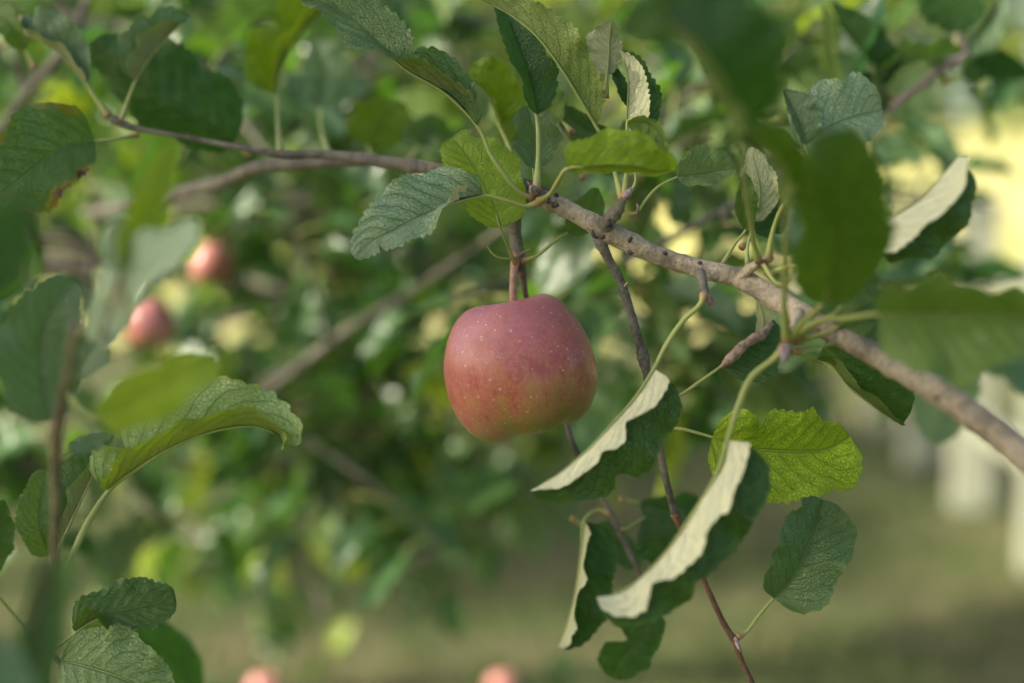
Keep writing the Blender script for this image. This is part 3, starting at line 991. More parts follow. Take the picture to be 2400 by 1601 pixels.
leaf(branch, [(1740, -80, .48), (1660, -30, .48), (1560, 20, .48), (1450, 70, .49)], 95, 70, 15, -10, col=(.05, .0, 0))
leaf(branch, [(1844, 480, .54), (1832, 410, .525), (1785, 345, .51), (1715, 290, .505)], 70, 78, [(0, 90), (1, 100)], 0,
     pet=[(1845, 800, .633), (1838, 700, .61), (1842, 580, .575), (1844, 480, .54)], col=(.25, .1, 0), pr=9)
leaf(branch, [(1932, 712, .575), (1952, 620, .545), (1964, 510, .52), (1962, 400, .505), (1944, 305, .50)], 98, 122, 20, -8,
     pet=[(1850, 795, .635), (1890, 745, .61), (1932, 712, .575)], col=(.18, .0, 0), pr=8, k=.42, t=.38, label="broad dark leaf blurred in front of the branch, on the shortest stalk")
leaf(branch, [(1842, 668, .63), (1880, 612, .62), (1918, 538, .61)], 66, 62, 135, 0, pet=[(1790, 620, .675), (1815, 660, .65), (1842, 668, .63)], col=(.15, .85, 0), pr=4)
leaf(branch, [(2058, 737, .57), (2160, 735, .56), (2270, 735, .55), (2380, 738, .54), (2470, 745, .53)], 150, 165, [(0, 58), (1, 62)], [(0, 22), (1, 28)],
     pet=[(1862, 790, .64), (1920, 755, .62), (1990, 745, .595), (2058, 737, .57)], col=(.30, .08, 0), top=.22, pr=8, k=.36, t=.4, wave=16,
     label="leaf lying across the corner above the white fence, half dark and half light green")
leaf(branch, [(1915, 842, .69), (1950, 856, .69), (1992, 906, .692), (2056, 958, .695), (2114, 998, .70)], 108, 48, 4, [(0, 120), (1, 105)],
     pet=[(1848, 820, .64), (1880, 832, .665), (1915, 842, .69)], col=(.08, .05, 0), pr=5, k=.4, t=.42)
leaf(branch, [(2000, 765, .80), (2070, 795, .80), (2155, 832, .80)], 44, 46, 5, 20, col=(0, .2, 0))
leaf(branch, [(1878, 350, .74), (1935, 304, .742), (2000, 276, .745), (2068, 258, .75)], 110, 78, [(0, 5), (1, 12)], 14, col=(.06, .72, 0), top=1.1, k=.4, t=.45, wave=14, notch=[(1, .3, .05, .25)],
     label="pale shining leaf above the broad dark leaf")
leaf(branch, [(1888, 340, .735), (1868, 275, .735), (1836, 210, .74)], 26, 52, 60, 10, col=(.0, .5, 0))
leaf(branch, [(1748, 538, .71), (1738, 480, .71), (1746, 405, .712)], 16, 38, 20, 5, pet=[(1690, 625, .705), (1720, 575, .708), (1748, 538, .71)], col=(.25, .05, 0), pr=4)
leaf(branch, [(1768, 520, .722), (1782, 465, .722), (1776, 410, .722), (1758, 345, .73)], 42, 46, 165, -165, pet=[(1752, 630, .682), (1752, 580, .70), (1768, 520, .722)], col=(.3, .6, 0), pr=4)
leaf(branch, [(1770, 545, .725), (1810, 500, .73), (1838, 470, .735)], 28, 45, 20, 0, col=(.0, .1, 0))
for a, b, c in (((1800, 612, .676), (1812, 540, .67), (1835, 480, .66)), ((1862, 785, .64), (1900, 760, .63), (1955, 735, .615)), ((1868, 800, .645), (1905, 790, .64), (1965, 765, .63)),
                ((1860, 825, .64), (1910, 815, .645), (1965, 800, .65)), ((1800, 640, .68), (1850, 625, .665), (1870, 622, .65))):
    leaf(branch, [c, (c[0] + 45, c[1] - 50, c[2]), (c[0] + 105, c[1] - 85, c[2] + .01)], 34, 38, 15, 15, pet=[a, b, c], col=(.2, .2, 0), pr=6)

# --- leaves of the continuation to the left
leaf(branch, [(204, 197, .80), (150, 132, .80), (100, 98, .80), (62, 80, .805), (42, 40, .81)], 46, 78, 108, [(0, 40), (.5, 16), (1, 10)],
     pet=[(255, 274, .80), (228, 235, .80), (204, 197, .80)], col=(.0, .42, 0), top=.6, pr=6, k=.42, t=.5, label="blue grey leaf at the tip of the thin side twig")
leaf(branch, [(60, 118, .83), (30, 60, .83), (-15, 22, .84)], 40, 36, 20, 20, col=(.35, .1, 0))
leaf(branch, [(314, 190, .80), (345, 140, .80), (385, 95, .80), (442, 36, .805)], 78, 62, 14, [(0, 135), (.6, 135), (1, 60)],
     pet=[(284, 284, .80), (298, 240, .80), (314, 190, .80)], col=(.05, .35, 0), top=.6, pr=5, k=.36, t=.5)
leaf(branch, [(548, 336, .835), (480, 290, .83), (390, 235, .825), (300, 170, .825), (208, 100, .83)], 84, 130, -26, -12, col=(.02, .0, 0), k=.40, t=.52,
     label="biggest dark leaf behind the thin side twig")
leaf(branch, [(222, 331, .775), (170, 340, .77), (120, 362, .765), (50, 418, .76), (-50, 498, .755)], 92, 118, [(0, 20), (1, 4)], [(0, 10), (1, -14)],
     pet=[(322, 316, .79), (275, 325, .78), (222, 331, .775)], col=(.12, .22, .24), pr=5, k=.36, t=.45, label="leaf with a scorched brown edge at the end of the thin side twig")
leaf(branch, [(648, 222, .87), (656, 165, .87), (690, 100, .87), (742, 42, .875), (800, 10, .88)], 95, 60, 8, 120,
     pet=[(658, 362, .80), (652, 300, .84), (648, 222, .87)], col=(.55, .0, 0), pr=6, k=.4, t=.5, notch=[(1, .47, .05, .4)])
leaf(branch, [(864, 340, .92), (876, 305, .92), (900, 262, .92), (905, 230, .92)], 70, 66, 8, -4, pet=[(900, 378, .80), (870, 362, .88), (864, 340, .92)], col=(.42, .0, .1), k=.36, t=.4)
leaf(branch, [(750, 255, .95), (765, 180, .96), (740, 90, .97)], 60, 66, 0, 15, pet=[(770, 360, .80), (755, 310, .90), (750, 255, .95)], col=(0, .25, 0))
leaf(branch, [(980, 340, .93), (1000, 300, .93), (1060, 320, .94)], 34, 44, 20, 10, col=(.1, .3, 0))

# ------------------------------------------------------------------ apples
def apple_material(name="apple_skin", brighten=0.0):
    mt, nt, out = new_mat(name)
    N = NT(nt)
    co = N.node('ShaderNodeTexCoord').outputs['Object']
    mp = N.node('ShaderNodeMapping')
    nt.links.new(co, mp.inputs[0])
    mp.inputs['Scale'].default_value = (26.0, 26.0, 26.0)          # apple radius becomes about 1
    q = mp.outputs[0]
    s = N.node('ShaderNodeSeparateXYZ')
    nt.links.new(q, s.inputs[0])
    x, y, z = s.outputs
    ang = N.math('ARCTAN2', y, x)
    cm = N.node('ShaderNodeCombineXYZ')
    N.put(cm.inputs[0], N.math('MULTIPLY', N.math('COSINE', ang), 5.5))
    N.put(cm.inputs[1], N.math('MULTIPLY', N.math('SINE', ang), 5.5))
    N.put(cm.inputs[2], N.math('MULTIPLY', z, 0.75))
    stripe = N.noise(cm.outputs[0], 1.5, 5.0, 0.62)
    fine = N.noise(cm.outputs[0], 5.5, 3.0, 0.6)
    blot = N.noise(q, 1.5, 4.0, 0.6)
    blot2 = N.noise(q, 4.5, 4.0, 0.65)
    # ground colour: olive green round the calyx end, ochre elsewhere
    tilt = N.math('ADD', z, N.math('MULTIPLY', x, -0.08))
    low = N.math('ADD', N.math('MULTIPLY', tilt, 0.8), N.math('MULTIPLY', N.math('SUBTRACT', blot, 0.5), 0.45))
    red = N.math('ADD', N.math('MULTIPLY', low, 0.9), N.math('MULTIPLY', N.math('SUBTRACT', stripe, 0.5), 0.55))
    red = N.math('ADD', red, N.math('MULTIPLY', N.math('SUBTRACT', blot2, 0.5), 1.1))
    red = N.math('ADD', red, N.math('MULTIPLY', N.math('SUBTRACT', fine, 0.5), 0.5))
    rmask = N.smooth(red, -0.80, 0.02)
    gcol = N.mix(N.smooth(low, -0.78, -0.30), (0.125, 0.165, 0.022), (0.28, 0.185, 0.05))
    rcol = N.mix(N.smooth(blot2, 0.35, 0.65), (0.41, 0.078, 0.065), (0.30, 0.032, 0.040))
    mott = N.noise(q, 15.0, 4.0, 0.7)
    rcol = N.mix(N.math('MULTIPLY', N.smooth(mott, 0.47, 0.58), 0.5), rcol, (0.40, 0.15, 0.085))
    col = N.mix(N.math('MULTIPLY', rmask, 0.88), gcol, rcol)
    streak = N.math('MULTIPLY', N.smooth(stripe, 0.55, 0.75), N.smooth(fine, 0.40, 0.65))
    col = N.mix(N.math('MULTIPLY', streak, 0.75), col, (0.24, 0.025, 0.03))
    # waxy bloom, thick on the shoulder, rubbed off in blotches
    bl = N.math('ADD', N.math('MULTIPLY', N.smooth(z, -0.25, 0.8), 0.40), N.math('MULTIPLY', N.math('SUBTRACT', blot, 0.5), 0.55))
    bl = N.math('ADD', bl, N.math('MULTIPLY', N.math('SUBTRACT', blot2, 0.5), 0.35))
    bl = N.math('ADD', bl, N.math('MULTIPLY', N.smooth(x, 0.1, -0.9), 0.12))
    bl = N.math('ADD', bl, brighten)  # lifts the whole skin colour to make up for shade
    col = N.mix(N.math('MAXIMUM', bl, 0.0), col, (0.46, 0.195, 0.25) if not brighten else (0.62, 0.27, 0.26))
    # lenticels
    warp = N.node('ShaderNodeVectorMath', operation='MULTIPLY')
    nt.links.new(q, warp.inputs[0])
    warp.inputs[1].default_value = (1.0, 1.0, 1.15)
    vd = N.node('ShaderNodeTexVoronoi', feature='F1')
    nt.links.new(warp.outputs[0], vd.inputs['Vector'])
    vd.inputs['Scale'].default_value = 10.5
    sc_ = N.node('ShaderNodeSeparateColor')
    nt.links.new(vd.outputs['Color'], sc_.inputs[0])
    size = N.math('MULTIPLY_ADD', N.math('POWER', sc_.outputs[0], 1.8), 0.15, 0.06)
    dot = N.math('SUBTRACT', 1.0, N.smooth(N.math('DIVIDE', vd.outputs['Distance'], size), 0.4, 1.5))
    dot = N.math('MULTIPLY', dot, N.math('GREATER_THAN', sc_.outputs[1], 0.12))
    d2 = N.voronoi(q, 21.0)
    dot2 = N.math('MULTIPLY', N.math('SUBTRACT', 1.0, N.smooth(d2, 0.07, 0.15)), N.smooth(blot2, 0.45, 0.62))
    dots = N.math('MAXIMUM', dot, N.math('MULTIPLY', dot2, 0.55))
    col = N.mix(N.math('MULTIPLY', dots, 0.50), col, (0.66, 0.50, 0.42))
    grain = N.noise(q, 42.0, 3.0)
    col = N.mix(N.math('MULTIPLY', N.smooth(grain, 0.5, 0.75), 0.22), col, (0.55, 0.34, 0.24))
    rough = N.math('MULTIPLY_ADD', blot2, 0.22, 0.26)
    pr = N.principled(col, rough, N.bump(N.math('ADD', N.math('MULTIPLY', grain, 0.5), N.math('MULTIPLY', dots, 0.6)), 0.12, 0.0007), 0.45,
                      Subsurface_Weight=0.08, Subsurface_Scale=0.003, Coat_Weight=0.22, Coat_Roughness=0.26)
    nt.links.new(pr, out.inputs[0])
    return mt


SKIN = apple_material()
SKIN_BRIGHT = apple_material("brightened_apple_skin", 0.28)  # same skin painted brighter, as if better lit, for apples in shade
STEM = plain_material("apple_stalk", (0.40, 0.22, 0.17), 0.6, (0.24, 0.15, 0.09), 260, 0.3, 0.3)
CALYX = plain_material("apple_calyx", (0.10, 0.075, 0.05), 0.9, (0.05, 0.04, 0.03), 400, 0.1, 0.5)
APROF = catmull([(0, .60), (.06, .61), (.15, .68), (.27, .79), (.41, .85), (.575, .81), (.735, .675), (.875, .45), (.97, .17), (1.0, -.08), (.985, -.32), (.92, -.545), (.80, -.735),
                 (.64, -.86), (.46, -.895), (.28, -.82), (.12, -.72), (0, -.70)], 64)


def apple_mesh(seed=0, skin=SKIN):
    mb = MB()
    seg = 72
    n = len(APROF)
    for i, (r, z) in enumerate(APROF):
        low = max(0, min(1, (-z - 0.1) / 0.8))
        hi = max(0, min(1, (z - 0.3) / 0.6))
        for k in range(seg):
            a = 2 * math.pi * k / seg
            lob = math.cos(5 * a + 0.5 + seed)
            rr = r * (1 + low * 0.035 * lob + hi * 0.02 * math.cos(5 * a + 1.3) + 0.016 * math.cos(2 * a + 0.8) + 0.010 * math.cos(3 * a + 2))
            zz = z - low * 0.022 * lob * min(1, r * 2.2) + low * 0.05 * math.cos(a) * r + hi * 0.025 * math.cos(2 * a - 0.5) * min(1, r * 2)
            x, y = rr * math.cos(a), rr * math.sin(a)
            nz = 0.018 * noise.noise(Vector((x * 1.6 + seed, y * 1.6, zz * 1.6)))
            mb.vert(Vector((x, y, zz)) * (1 + nz) * 0.0388, (k / seg, i / n))
    for i in range(n - 1):
        for k in range(seg):
            a, b = i * seg + k, i * seg + (k + 1) % seg
            mb.face((a, a + seg, b + seg, b))
    return mb.data("apple", skin)


APPLE = apple_mesh()
APPLE_BRIGHT = apple_mesh(1.7, SKIN_BRIGHT)
cm_ = MB()
for k in range(5):
    a = 2 * math.pi * k / 5
    d = Vector((math.cos(a), math.sin(a), 0))
    tube(cm_, [Vector((0, 0, -.0268)) + d * .001, Vector((0, 0, -.0290)) + d * .003, Vector((0, 0, -.0320)) + d * .0022], [.0012, .0016, .0003], 5, n=6)
CALYX_ME = cm_.data("calyx", CALYX)


def apple(p, label, rot=(0, 0, 0), scale=1.0, stem_pts=None, stem_r=None):
    ob = link("apple", APPLE if stem_pts else APPLE_BRIGHT, None, p)
    ob.rotation_euler = rot
    ob.scale = (scale,) * 3
    tag(ob, label, "apple", "apples hanging in the orchard")
    c = bpy.data.objects.new("calyx", CALYX_ME)
    COL.objects.link(c)
    c.parent = ob
    mb = MB()
    if stem_pts is None:
        stem_pts = [Vector((0, 0, .022)), Vector((.001, 0, .035)), Vector((.004, .002, .050))]
    else:
        M = (Matrix.Translation(p) @ ob.rotation_euler.to_matrix().to_4x4() @ Matrix.Scale(scale, 4)).inverted()
        stem_pts = [M @ s for s in stem_pts]
    tube(mb, stem_pts, stem_r or [.0016, .0013, .0018], 9, n=20, bump=.08, bumpf=300)
    s = bpy.data.objects.new("stalk", mb.data("stalk", STEM))
    COL.objects.link(s)
    s.parent = ob
    return ob


apple(P(1217, 856, .735), "ripe red and yellow green apple hanging in sharp focus in the middle", (R(-6), R(-12), 0),
      1.0, [P(1206, 735, .733), P(1203, 690, .733), P(1204, 640, .735), P(1210, 598, .738)], [.0020, .0021, .0020, .0026])
apple(P(497, 618, 1.45), "blurred pink apple, the higher of the two beside the young shoot", (R(6), R(8), 1.0), .58)
apple(P(350, 758, 1.25), "blurred red apple just above the olive leaf, lower of the two beside the young shoot", (R(-8), R(14), 2.2), .58)
apple(P(618, 1616, 2.1), "blurred red apple at the bottom edge, the one nearer the low leaf sprig", (0, R(6), .4), .64)
apple(P(1176, 1608, 2.2), "blurred red apple at the bottom edge straight below the sharp apple", (0, R(-6), 3.4), .60)

# ------------------------------------------------------------------ young shoot on the left
shoot = thing("leafy_shoot", P(100, 1700, .64), "upright young shoot with blurred leaves on the side away from the fence", "shoot")
bark_part("stem", shoot, [(100, 1700, .62, 11), (118, 1450, .61, 11), (128, 1290, .60, 11), (131, 1180, .585, 12), (129, 1060, .57, 13), (136, 995, .555, 14), (150, 920, .535, 11),
                          (166, 850, .52, 10), (172, 790, .51, 10), (178, 768, .505, 8)], bark_material("shoot_bark", (0.24, 0.215, 0.12), (0.10, 0.085, 0.055), (0.27, 0.23, 0.11), 1.2), rings=[(.62, .15, .02), (.95, .2, .02)])
bud_part(shoot, (176, 785, .507), (182, 745, .50), 10, seed=9)
leaf(shoot, [(252, 1149, .69), (298, 1112, .685), (387, 1055, .68), (477, 1017, .68), (551, 999, .68), (611, 1002, .68), (655, 1022, .682), (668, 1050, .684)], 124, 64,
     [(0, 20), (.3, 8), (.8, 10), (1, 40)], [(0, 125), (.3, 134), (.7, 132), (.92, 118), (1, 60)],
     pet=[(130, 1400, .635), (164, 1315, .665), (208, 1222, .682), (252, 1149, .69)], col=(.75, .15, .03), top=.75, pr=9, teeth=22, k=.34, t=.4, wave=17, wfreq=3.6, notch=[(1, .22, .035, .5)],
     label="arching leaf with a yellow underside and torn edge")
leaf(shoot, [(148, 1256, .70), (175, 1200, .70), (208, 1130, .70), (238, 1070, .70), (268, 1018, .70)], 74, 48, 10, [(0, 120), (.5, 130), (1, 60)],
     pet=[(128, 1330, .63), (138, 1290, .66), (148, 1256, .70)], col=(.08, .42, 0), pr=6, k=.36, t=.42)
leaf(shoot, [(116, 1302, .69), (92, 1240, .688), (92, 1180, .69), (104, 1100, .695)], 50, 42, 18, 20, pet=[(126, 1370, .635), (122, 1335, .66), (116, 1302, .69)], col=(.28, .25, 0), k=.4, t=.5)
leaf(shoot, [(116, 985, .60), (92, 900, .595), (92, 805, .59), (122, 725, .585), (176, 655, .585)], 96, 102, 12, 16, pet=[(136, 998, .60), (126, 995, .60), (116, 985, .60)], col=(.0, .34, 0), top=.5, pr=7, k=.4, t=.45,
     label="large teal leaf left of the shoot's stem")
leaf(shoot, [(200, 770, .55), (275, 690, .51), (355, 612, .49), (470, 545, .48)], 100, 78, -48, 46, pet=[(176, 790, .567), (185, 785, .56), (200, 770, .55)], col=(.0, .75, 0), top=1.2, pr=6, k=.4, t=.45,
     label="pale leaf blurred in front of the two pink apples")
leaf(shoot, [(178, 890, .60), (222, 812, .60), (290, 710, .60)], 44, 48, -20, 40, col=(.1, .75, 0), top=.9)
leaf(shoot, [(232, 985, .53), (330, 930, .505), (425, 885, .49), (525, 850, .485)], 58, 66, 0, 8, pet=[(160, 920, .585), (190, 965, .55), (232, 985, .53)], col=(.85, .0, 0), pr=6, k=.4, t=.45)
leaf(shoot, [(170, 1060, .63), (205, 1040, .64), (262, 1015, .65)], 28, 30, -40, 40, col=(.1, .5, 0))

near_leaves = thing("leafy_shoot", P(40, 1700, .45), "very blurred shoot filling the bottom corner nearest the camera", "shoot")
bark_part("stem", near_leaves, [(40, 1720, .45, 14), (55, 1600, .45, 13), (70, 1500, .45, 12), (95, 1380, .45, 10), (108, 1330, .45, 8)], YOUNG)
leaf(near_leaves, [(70, 1680, .45), (85, 1560, .45), (100, 1430, .45), (118, 1300, .45)], 52, 55, 10, 0, col=(.05, .2, 0))
leaf(near_leaves, [(50, 1690, .43), (20, 1610, .43), (-20, 1480, .43)], 62, 60, 30, -10, col=(.1, .75, 0), top=.8)
leaf(near_leaves, [(100, 1440, .46), (150, 1370, .47), (165, 1290, .48)], 30, 34, 10, 20, col=(.35, .3, 0))
nl = thing("leafy_shoot", P(-120, 760, .42), "very blurred dark blue green leaf cut by the frame edge beside the teal leaf", "shoot")
bark_part("stem", nl, [(-160, 900, .42, 12), (-120, 780, .42, 11), (-70, 700, .42, 8)], YOUNG)
leaf(nl, [(-70, 706, .42), (-10, 620, .42), (30, 540, .42), (62, 468, .42)], 90, 70, 10, 0, col=(.0, .12, 0))
leaf(nl, [(-100, 760, .43), (-40, 690, .44), (0, 640, .45)], 40, 40, 10, 10, col=(.0, .1, 0))

yl = thing("leafy_shoot", P(250, 760, .5), "blurred bright yellow green leaf shoot rising between the pale leaf and the thin side twig", "shoot")
bark_part("stem", yl, [(235, 800, .5, 6), (262, 710, .5, 6), (285, 640, .5, 5)], YOUNG)
leaf(yl, [(290, 632, .5), (325, 540, .5), (362, 440, .5), (402, 330, .505)], 46, 46, 20, -15, col=(.85, .1, 0))
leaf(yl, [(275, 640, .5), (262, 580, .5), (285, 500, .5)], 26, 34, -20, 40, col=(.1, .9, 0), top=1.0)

sprig = thing("leafy_sprig", P(170, 1660, .70), "low sprig with two sharp leaves in the bottom corner beside the shoot", "sprig")
bark_part("stem", sprig, [(190, 1660, .70, 6), (169, 1600, .70, 5), (140, 1555, .70, 5), (112, 1526, .70, 6)], TWIG)
leaf(sprig, [(176, 1480, .702), (230, 1448, .70), (307, 1433, .70), (370, 1420, .70), (414, 1412, .70)], 74, 52, -6, [(0, 130), (.25, 125), (.42, 30), (1, 10)],
     pet=[(115, 1528, .70), (140, 1512, .70), (176, 1480, .702)], col=(.06, .12, 0), pr=4.5, k=.42, t=.36, quilt=.08, label="dark toothed leaf on the low sprig")
leaf(sprig, [(143, 1547, .70), (215, 1566, .692), (290, 1592, .687), (395, 1645, .685)], 104, 96, 10, 10, pet=[(116, 1530, .70), (128, 1537, .70), (143, 1547, .70)], col=(.30, .50, 0), k=.38, t=.42)
leaf(sprig, [(300, 1490, .88), (380, 1530, .90), (470, 1640, .92)], 66, 62, 0, 10, pet=[(150, 1570, .71), (240, 1520, .80), (300, 1490, .88)], col=(.0, .1, 0))
leaf(sprig, [(-40, 1350, .67), (-12, 1270, .665), (8, 1170, .66)], 40, 44, 10, 15, pet=[(118, 1532, .70), (40, 1450, .69), (-40, 1350, .67)], col=(.08, .1, 0))
leaf(sprig, [(190, 1490, .76), (215, 1440, .77), (240, 1390, .78)], 30, 34, 10, 10, col=(.5, .05, 0))
mbs = MB()
tube(mbs, [P(114, 1526, .70), P(124, 1508, .699), P(126, 1482, .70)], [.0006, .0005, .0002], 5, n=10)
mbs.build("stipule", PETIOLE, sprig, P(114, 1526, .70))

# ------------------------------------------------------------------ twigs behind, out of focus
tw = thing("leafy_twig", P(2010, 330, .98), "blurred pinkish twig with dark leaves in the upper corner over the dry bank", "twig")
bark_part("stem", tw, [(1960, 345, .98, 9), (2059, 279, .96, 9), (2120, 230, .955, 10), (2174, 191, .95, 9), (2200, 165, .95, 9), (2258, 130, .95, 8), (2259, 105, .95, 6), (2240, 76, .95, 5)],
          bark_material("pink_twig", (0.34, 0.26, 0.25), (0.19, 0.14, 0.13), (0.36, 0.28, 0.24), 1.0))
leaf(tw, [(2240, 76, .95), (2235, 35, .95), (2200, -10, .95), (2150, -60, .95)], 62, 80, 10, -10, col=(.0, .0, 0))
leaf(tw, [(2262, 128, .95), (2300, 88, .95), (2330, 40, .95), (2350, -10, .95)], 16, 42, 20, 30, col=(.0, .45, 0))
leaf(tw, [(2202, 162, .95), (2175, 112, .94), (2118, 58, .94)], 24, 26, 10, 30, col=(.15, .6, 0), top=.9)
leaf(tw, [(2078, 200, .92), (2052, 145, .91), (1995, 80, .91), (1945, 5, .91)], 18, 62, 60, -10, col=(.05, .05, 0))
leaf(tw, [(2075, 262, .93), (2045, 215, .92), (2005, 150, .92)], 52, 30, 0, 30, col=(.0, .40, 0))
leaf(tw, [(2255, 180, .97), (2320, 160, .97), (2420, 175, .98)], 40, 26, 0, 10, col=(.0, .0, 0))
leaf(tw, [(1965, 240, .93), (1950, 140, .93), (1930, 10, .93)], 14, 34, 10, 10, col=(.35, .15, 0))

tw = thing("leafy_twig", P(10, 330, 1.08), "dark blurred forked twig in the upper corner behind the blue grey leaf", "twig")
bark_part("stem", tw, [(-40, 360, 1.1, 13), (20, 283, 1.08, 12), (68, 211, 1.06, 12), (129, 146, 1.05, 12), (172, 76, 1.05, 10), (204, 0, 1.05, 10), (225, -60, 1.05, 9)], TWIG)
bark_part("side_twig", tw, [(66, 212, 1.06, 8), (48, 185, 1.06, 8), (40, 140, 1.05, 6), (26, 90, 1.05, 4)], TWIG)
leaf(tw, [(30, 90, 1.06), (70, 60, 1.07), (120, 20, 1.08)], 30, 34, 10, 10, col=(.2, .1, 0))

BGB = bark_material("background_bark", (0.165, 0.158, 0.125), (0.085, 0.08, 0.065), (0.18, 0.165, 0.12), 1.0)
LEAF_VARIANTS = []
FRUIT = [P(497, 618, 1.45), P(350, 758, 1.25), P(618, 1606, 2.1), P(1176, 1598, 2.2)]


def crowds_fruit(p):
    for a in FRUIT:
        for d, far in ((TO_SUN, 1.3), ((EYE - a).normalized(), 1.0)):
            t = (p - a).dot(d)
            if -0.03 < t < far and (p - a - d * t).length < 0.075:
                return True
    return False


for i in range(9):
    rv = random.Random(400 + i)
    L = 0.075 * rv.uniform(.85, 1.15)
    c = rv.uniform(-.35, .35)
    pts = [Vector((0, 0, 0)), Vector((L * .35, 0, L * .10 * c + .004)), Vector((L * .7, 0, L * .05 * c)), Vector((L, 0, -L * .25 * abs(c) - .003))]
    # seen from straight above while it is made, so that its upper side looks up
    fo = rv.uniform(5, 38)
    mbv, _ = leaf_blade(pts, L * .30, L * .30, fo, fo, teeth=8, nu=4, tooth=.03, wave=rv.uniform(6, 20), wphase=rv.uniform(0, 6), seed=50 + i, k=.45, t=.58, eye=Vector((L / 2, 0, 10)))
    st = len(mbv.v)
    tube(mbv, [Vector((-.026, 0, -.012)), Vector((-.012, 0, -.003)), Vector((0, 0, 0)), Vector((L * .8, 0, L * .04 * c - .001))], [.0011, .0008, .0008, .0003], 5, n=10, m=1)
    LEAF_VARIANTS.append(mbv.data("background_leaf", [FARLEAF, PETIOLE]))


def back_branch(label, path, nleaf, spread, seed, tint=(0.2, 0.1), droop=0.35, name="background_branch"):
    """A branch some way behind the focus: bark and single leaves."""
    rv = random.Random(seed)
    pts = [P(a, b, d) for a, b, d, r in path]
    t = thing(name, pts[0], label, "branch", "blurred branches behind the apple")
    mb = MB()
    tube(mb, pts, [r * d / FPX for a, b, d, r in path], 9, n=len(path) * 8, bump=.08, bumpf=60)
    samp = [Vector(c) for c in catmull([tuple(p) for p in pts], 60)]
    spots = []
    for s in range(max(3, nleaf // 5)):
        c = samp[rv.randrange(4, 61)]
        e = c + Vector((rv.gauss(0, spread), rv.gauss(0, spread * 1.1), rv.gauss(0.01, spread * .8)))
        tube(mb, [c, c.lerp(e, .5) + Vector((0, 0, rv.uniform(-.02, .02))), e], [.0028, .0022, .0016], 6, n=8)
        spots.append((e, c))
    mb.build("limb", BGB, t, pts[0])
    for i in range(nleaf):
        e, c = spots[i % len(spots)]
        b = c.lerp(e, rv.uniform(.55, 1.0))
        d = Vector((rv.gauss(0, 1), rv.gauss(0, .8), rv.gauss(-droop, .8))).normalized()
        up = Vector((rv.gauss(0, .55), rv.gauss(-.25, .55), 1.0)).normalized()
        if crowds_fruit(b + d * .06):
            continue
        y = up.cross(d).normalized()
        z = d.cross(y)
        o = bpy.data.objects.new("leaf", LEAF_VARIANTS[rv.randrange(len(LEAF_VARIANTS))])
        COL.objects.link(o)
        o.parent = t
        M = Matrix((d, y, z)).transposed().to_4x4()
        o.rotation_euler = M.to_euler()
        s = rv.uniform(.75, 1.2)
        o.scale = (s, s, s)
        o.location = b + d * .024 - pts[0]
        o.color = (rv.uniform(.6, 1) if rv.random() < tint[0] * 0.55 else rv.uniform(0, .15), min(1, max(0, rv.gauss(tint[1], .15))), 0, 1)
    return t


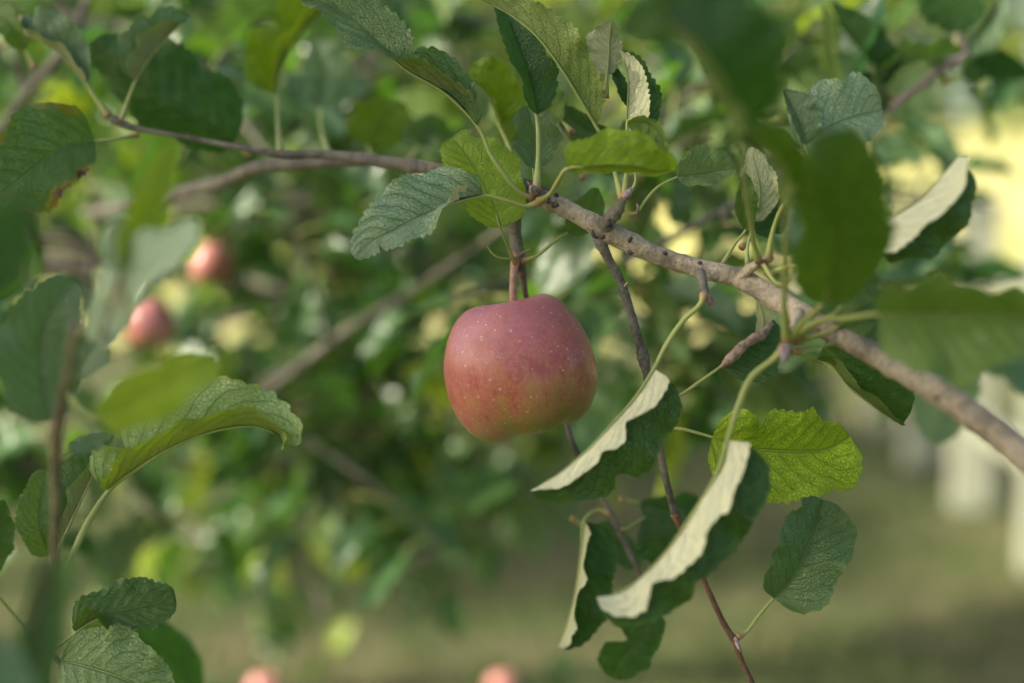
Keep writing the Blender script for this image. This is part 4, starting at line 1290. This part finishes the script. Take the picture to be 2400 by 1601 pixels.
back_branch("blurred bare limb sloping down behind the apple's shoulder", [(1300, 440, 1.08, 9), (1130, 570, 1.15, 9), (1000, 660, 1.2, 10), (850, 750, 1.25, 11), (740, 830, 1.3, 12), (640, 905, 1.35, 13), (480, 1010, 1.5, 13)], 16, .10, 901)
back_branch("blurred pale twig crossing behind the branch middle", [(1460, 615, .96, 8), (1533, 579, .95, 8), (1640, 520, .95, 8), (1722, 478, .95, 8), (1850, 400, .96, 8), (1960, 330, .97, 8)], 7, .035, 917)
specs = [
    ("blurred leafy branch behind the long puckered leaf", [(480, 330, 1.25, 12), (640, 260, 1.2, 11), (800, 170, 1.2, 10), (960, 90, 1.2, 8)], 34, .085, (.12, .5)),
    ("blurred leafy branch under the thin side twig", [(250, 470, 1.5, 12), (420, 480, 1.45, 11), (600, 470, 1.4, 10), (780, 480, 1.4, 8)], 34, .10, (.3, .12)),
    ("blurred leafy branch between the two pink apples and the sharp apple", [(540, 640, 1.7, 12), (680, 680, 1.6, 11), (840, 650, 1.6, 9), (980, 560, 1.6, 7)], 40, .11, (.25, .15)),
    ("blurred leafy branch below the bare limb", [(500, 980, 1.8, 14), (680, 960, 1.75, 12), (860, 930, 1.7, 9), (1010, 900, 1.7, 7)], 40, .12, (.28, .12)),
    ("blurred leafy branch hanging lower than the sharp apple", [(640, 1080, 1.9, 13), (800, 1090, 1.9, 11), (960, 1110, 1.9, 9), (1110, 1130, 1.9, 6)], 34, .12, (.2, .1)),
    ("blurred leafy branch behind the thick folded leaves of the branch tip", [(1180, 250, 1.2, 10), (1300, 300, 1.15, 9), (1420, 330, 1.15, 8), (1560, 300, 1.2, 7)], 30, .08, (.2, .55)),
    ("blurred leafy branch in the gap right above the twig with rings", [(1330, 620, 1.15, 9), (1420, 660, 1.15, 8), (1540, 690, 1.15, 7), (1660, 740, 1.2, 6)], 24, .07, (.1, .45)),
    ("blurred leafy branch at the top above the long puckered leaf", [(880, 40, 1.5, 10), (1020, 60, 1.5, 9), (1160, 40, 1.5, 8), (1300, 30, 1.5, 7)], 26, .11, (.5, .45)),
    ("blurred leafy branch behind the nearest dark leaf", [(1560, 200, 1.3, 10), (1700, 260, 1.3, 9), (1830, 250, 1.35, 8), (1960, 180, 1.35, 7)], 24, .10, (.4, .45)),
    ("blurred leafy branch behind the broad dark leaf", [(1760, 560, 1.5, 12), (1900, 620, 1.5, 11), (2040, 680, 1.5, 9), (2120, 760, 1.5, 7)], 30, .10, (.05, .05)),
    ("blurred leafy branch behind the teal leaf", [(-40, 620, 1.3, 12), (60, 560, 1.3, 11), (180, 560, 1.3, 9), (260, 640, 1.3, 7)], 28, .09, (.05, .1)),
    ("blurred leafy branch at the left edge below the young shoot's stem bend", [(-60, 1160, 1.4, 12), (40, 1120, 1.4, 10), (150, 1080, 1.4, 8), (300, 1060, 1.4, 6)], 26, .09, (.0, .1)),
    ("blurred leafy branch in the top corner over the blue grey leaf", [(-40, 60, 1.4, 12), (120, 40, 1.4, 10), (300, 60, 1.4, 8), (480, 20, 1.4, 6)], 30, .10, (.4, .1)),
    ("blurred drooping branch low in the picture between the two bottom apples", [(520, 1270, 2.3, 14), (680, 1290, 2.3, 12), (820, 1330, 2.3, 10), (960, 1400, 2.3, 7)], 30, .16, (.3, .05)),
    ("blurred drooping branch low in the picture above the bottom edge apples", [(300, 1330, 2.5, 20), (480, 1260, 2.5, 18), (640, 1300, 2.5, 12), (740, 1450, 2.5, 8)], 26, .18, (.3, .05)),
]
specs += [
    ("blurred leafy branch filling the gap over the teal leaf and the scorched leaf", [(-60, 420, 1.8, 12), (120, 440, 1.8, 10), (300, 400, 1.8, 8), (460, 420, 1.8, 6)], 36, .14, (.3, .1)),
    ("blurred leafy branch straight above the bare limb's lower end", [(480, 760, 2.0, 12), (640, 740, 2.0, 10), (800, 800, 2.0, 8), (960, 800, 2.0, 6)], 40, .15, (.25, .1)),
    ("blurred leafy branch just past the arching leaf's tip", [(560, 1120, 1.6, 10), (700, 1080, 1.6, 9), (820, 1020, 1.6, 8), (940, 1010, 1.6, 6)], 30, .10, (.15, .1)),
    ("blurred leafy branch high between the blurred olive leaf and the long puckered leaf", [(520, 60, 1.8, 10), (640, 120, 1.8, 9), (780, 240, 1.8, 8), (900, 300, 1.8, 6)], 36, .13, (.3, .5)),
    ("blurred leafy branch under the limb beside the apple's stalk", [(980, 520, 1.9, 10), (1090, 560, 1.9, 9), (1250, 570, 1.9, 8), (1400, 620, 1.9, 6)], 36, .13, (.25, .2)),
    ("blurred leafy branch below the sharp apple's cheek towards the shoot", [(700, 900, 2.2, 10), (860, 1000, 2.2, 9), (1020, 1040, 2.2, 8), (1180, 1080, 2.2, 6)], 36, .16, (.25, .05)),
    ("blurred leafy branch in the gap between the ringed twig and the first folded leaf", [(1400, 780, 1.9, 8), (1480, 800, 1.9, 7), (1580, 780, 1.9, 6), (1680, 760, 1.9, 5)], 24, .11, (.2, .15)),
    ("blurred leafy branch across the top behind the branch tip's upright leaves", [(1040, 160, 1.7, 10), (1200, 150, 1.7, 9), (1360, 120, 1.7, 8), (1520, 60, 1.7, 6)], 36, .13, (.45, .5)),
]
for i, (lab, path, n, sp, tint) in enumerate(specs):
    back_branch(lab, path, int(n * (1.9 if 'droop' in lab or 'lower' in lab or 'below' in lab else 1.7)), sp * 1.1, 920 + i, tint)
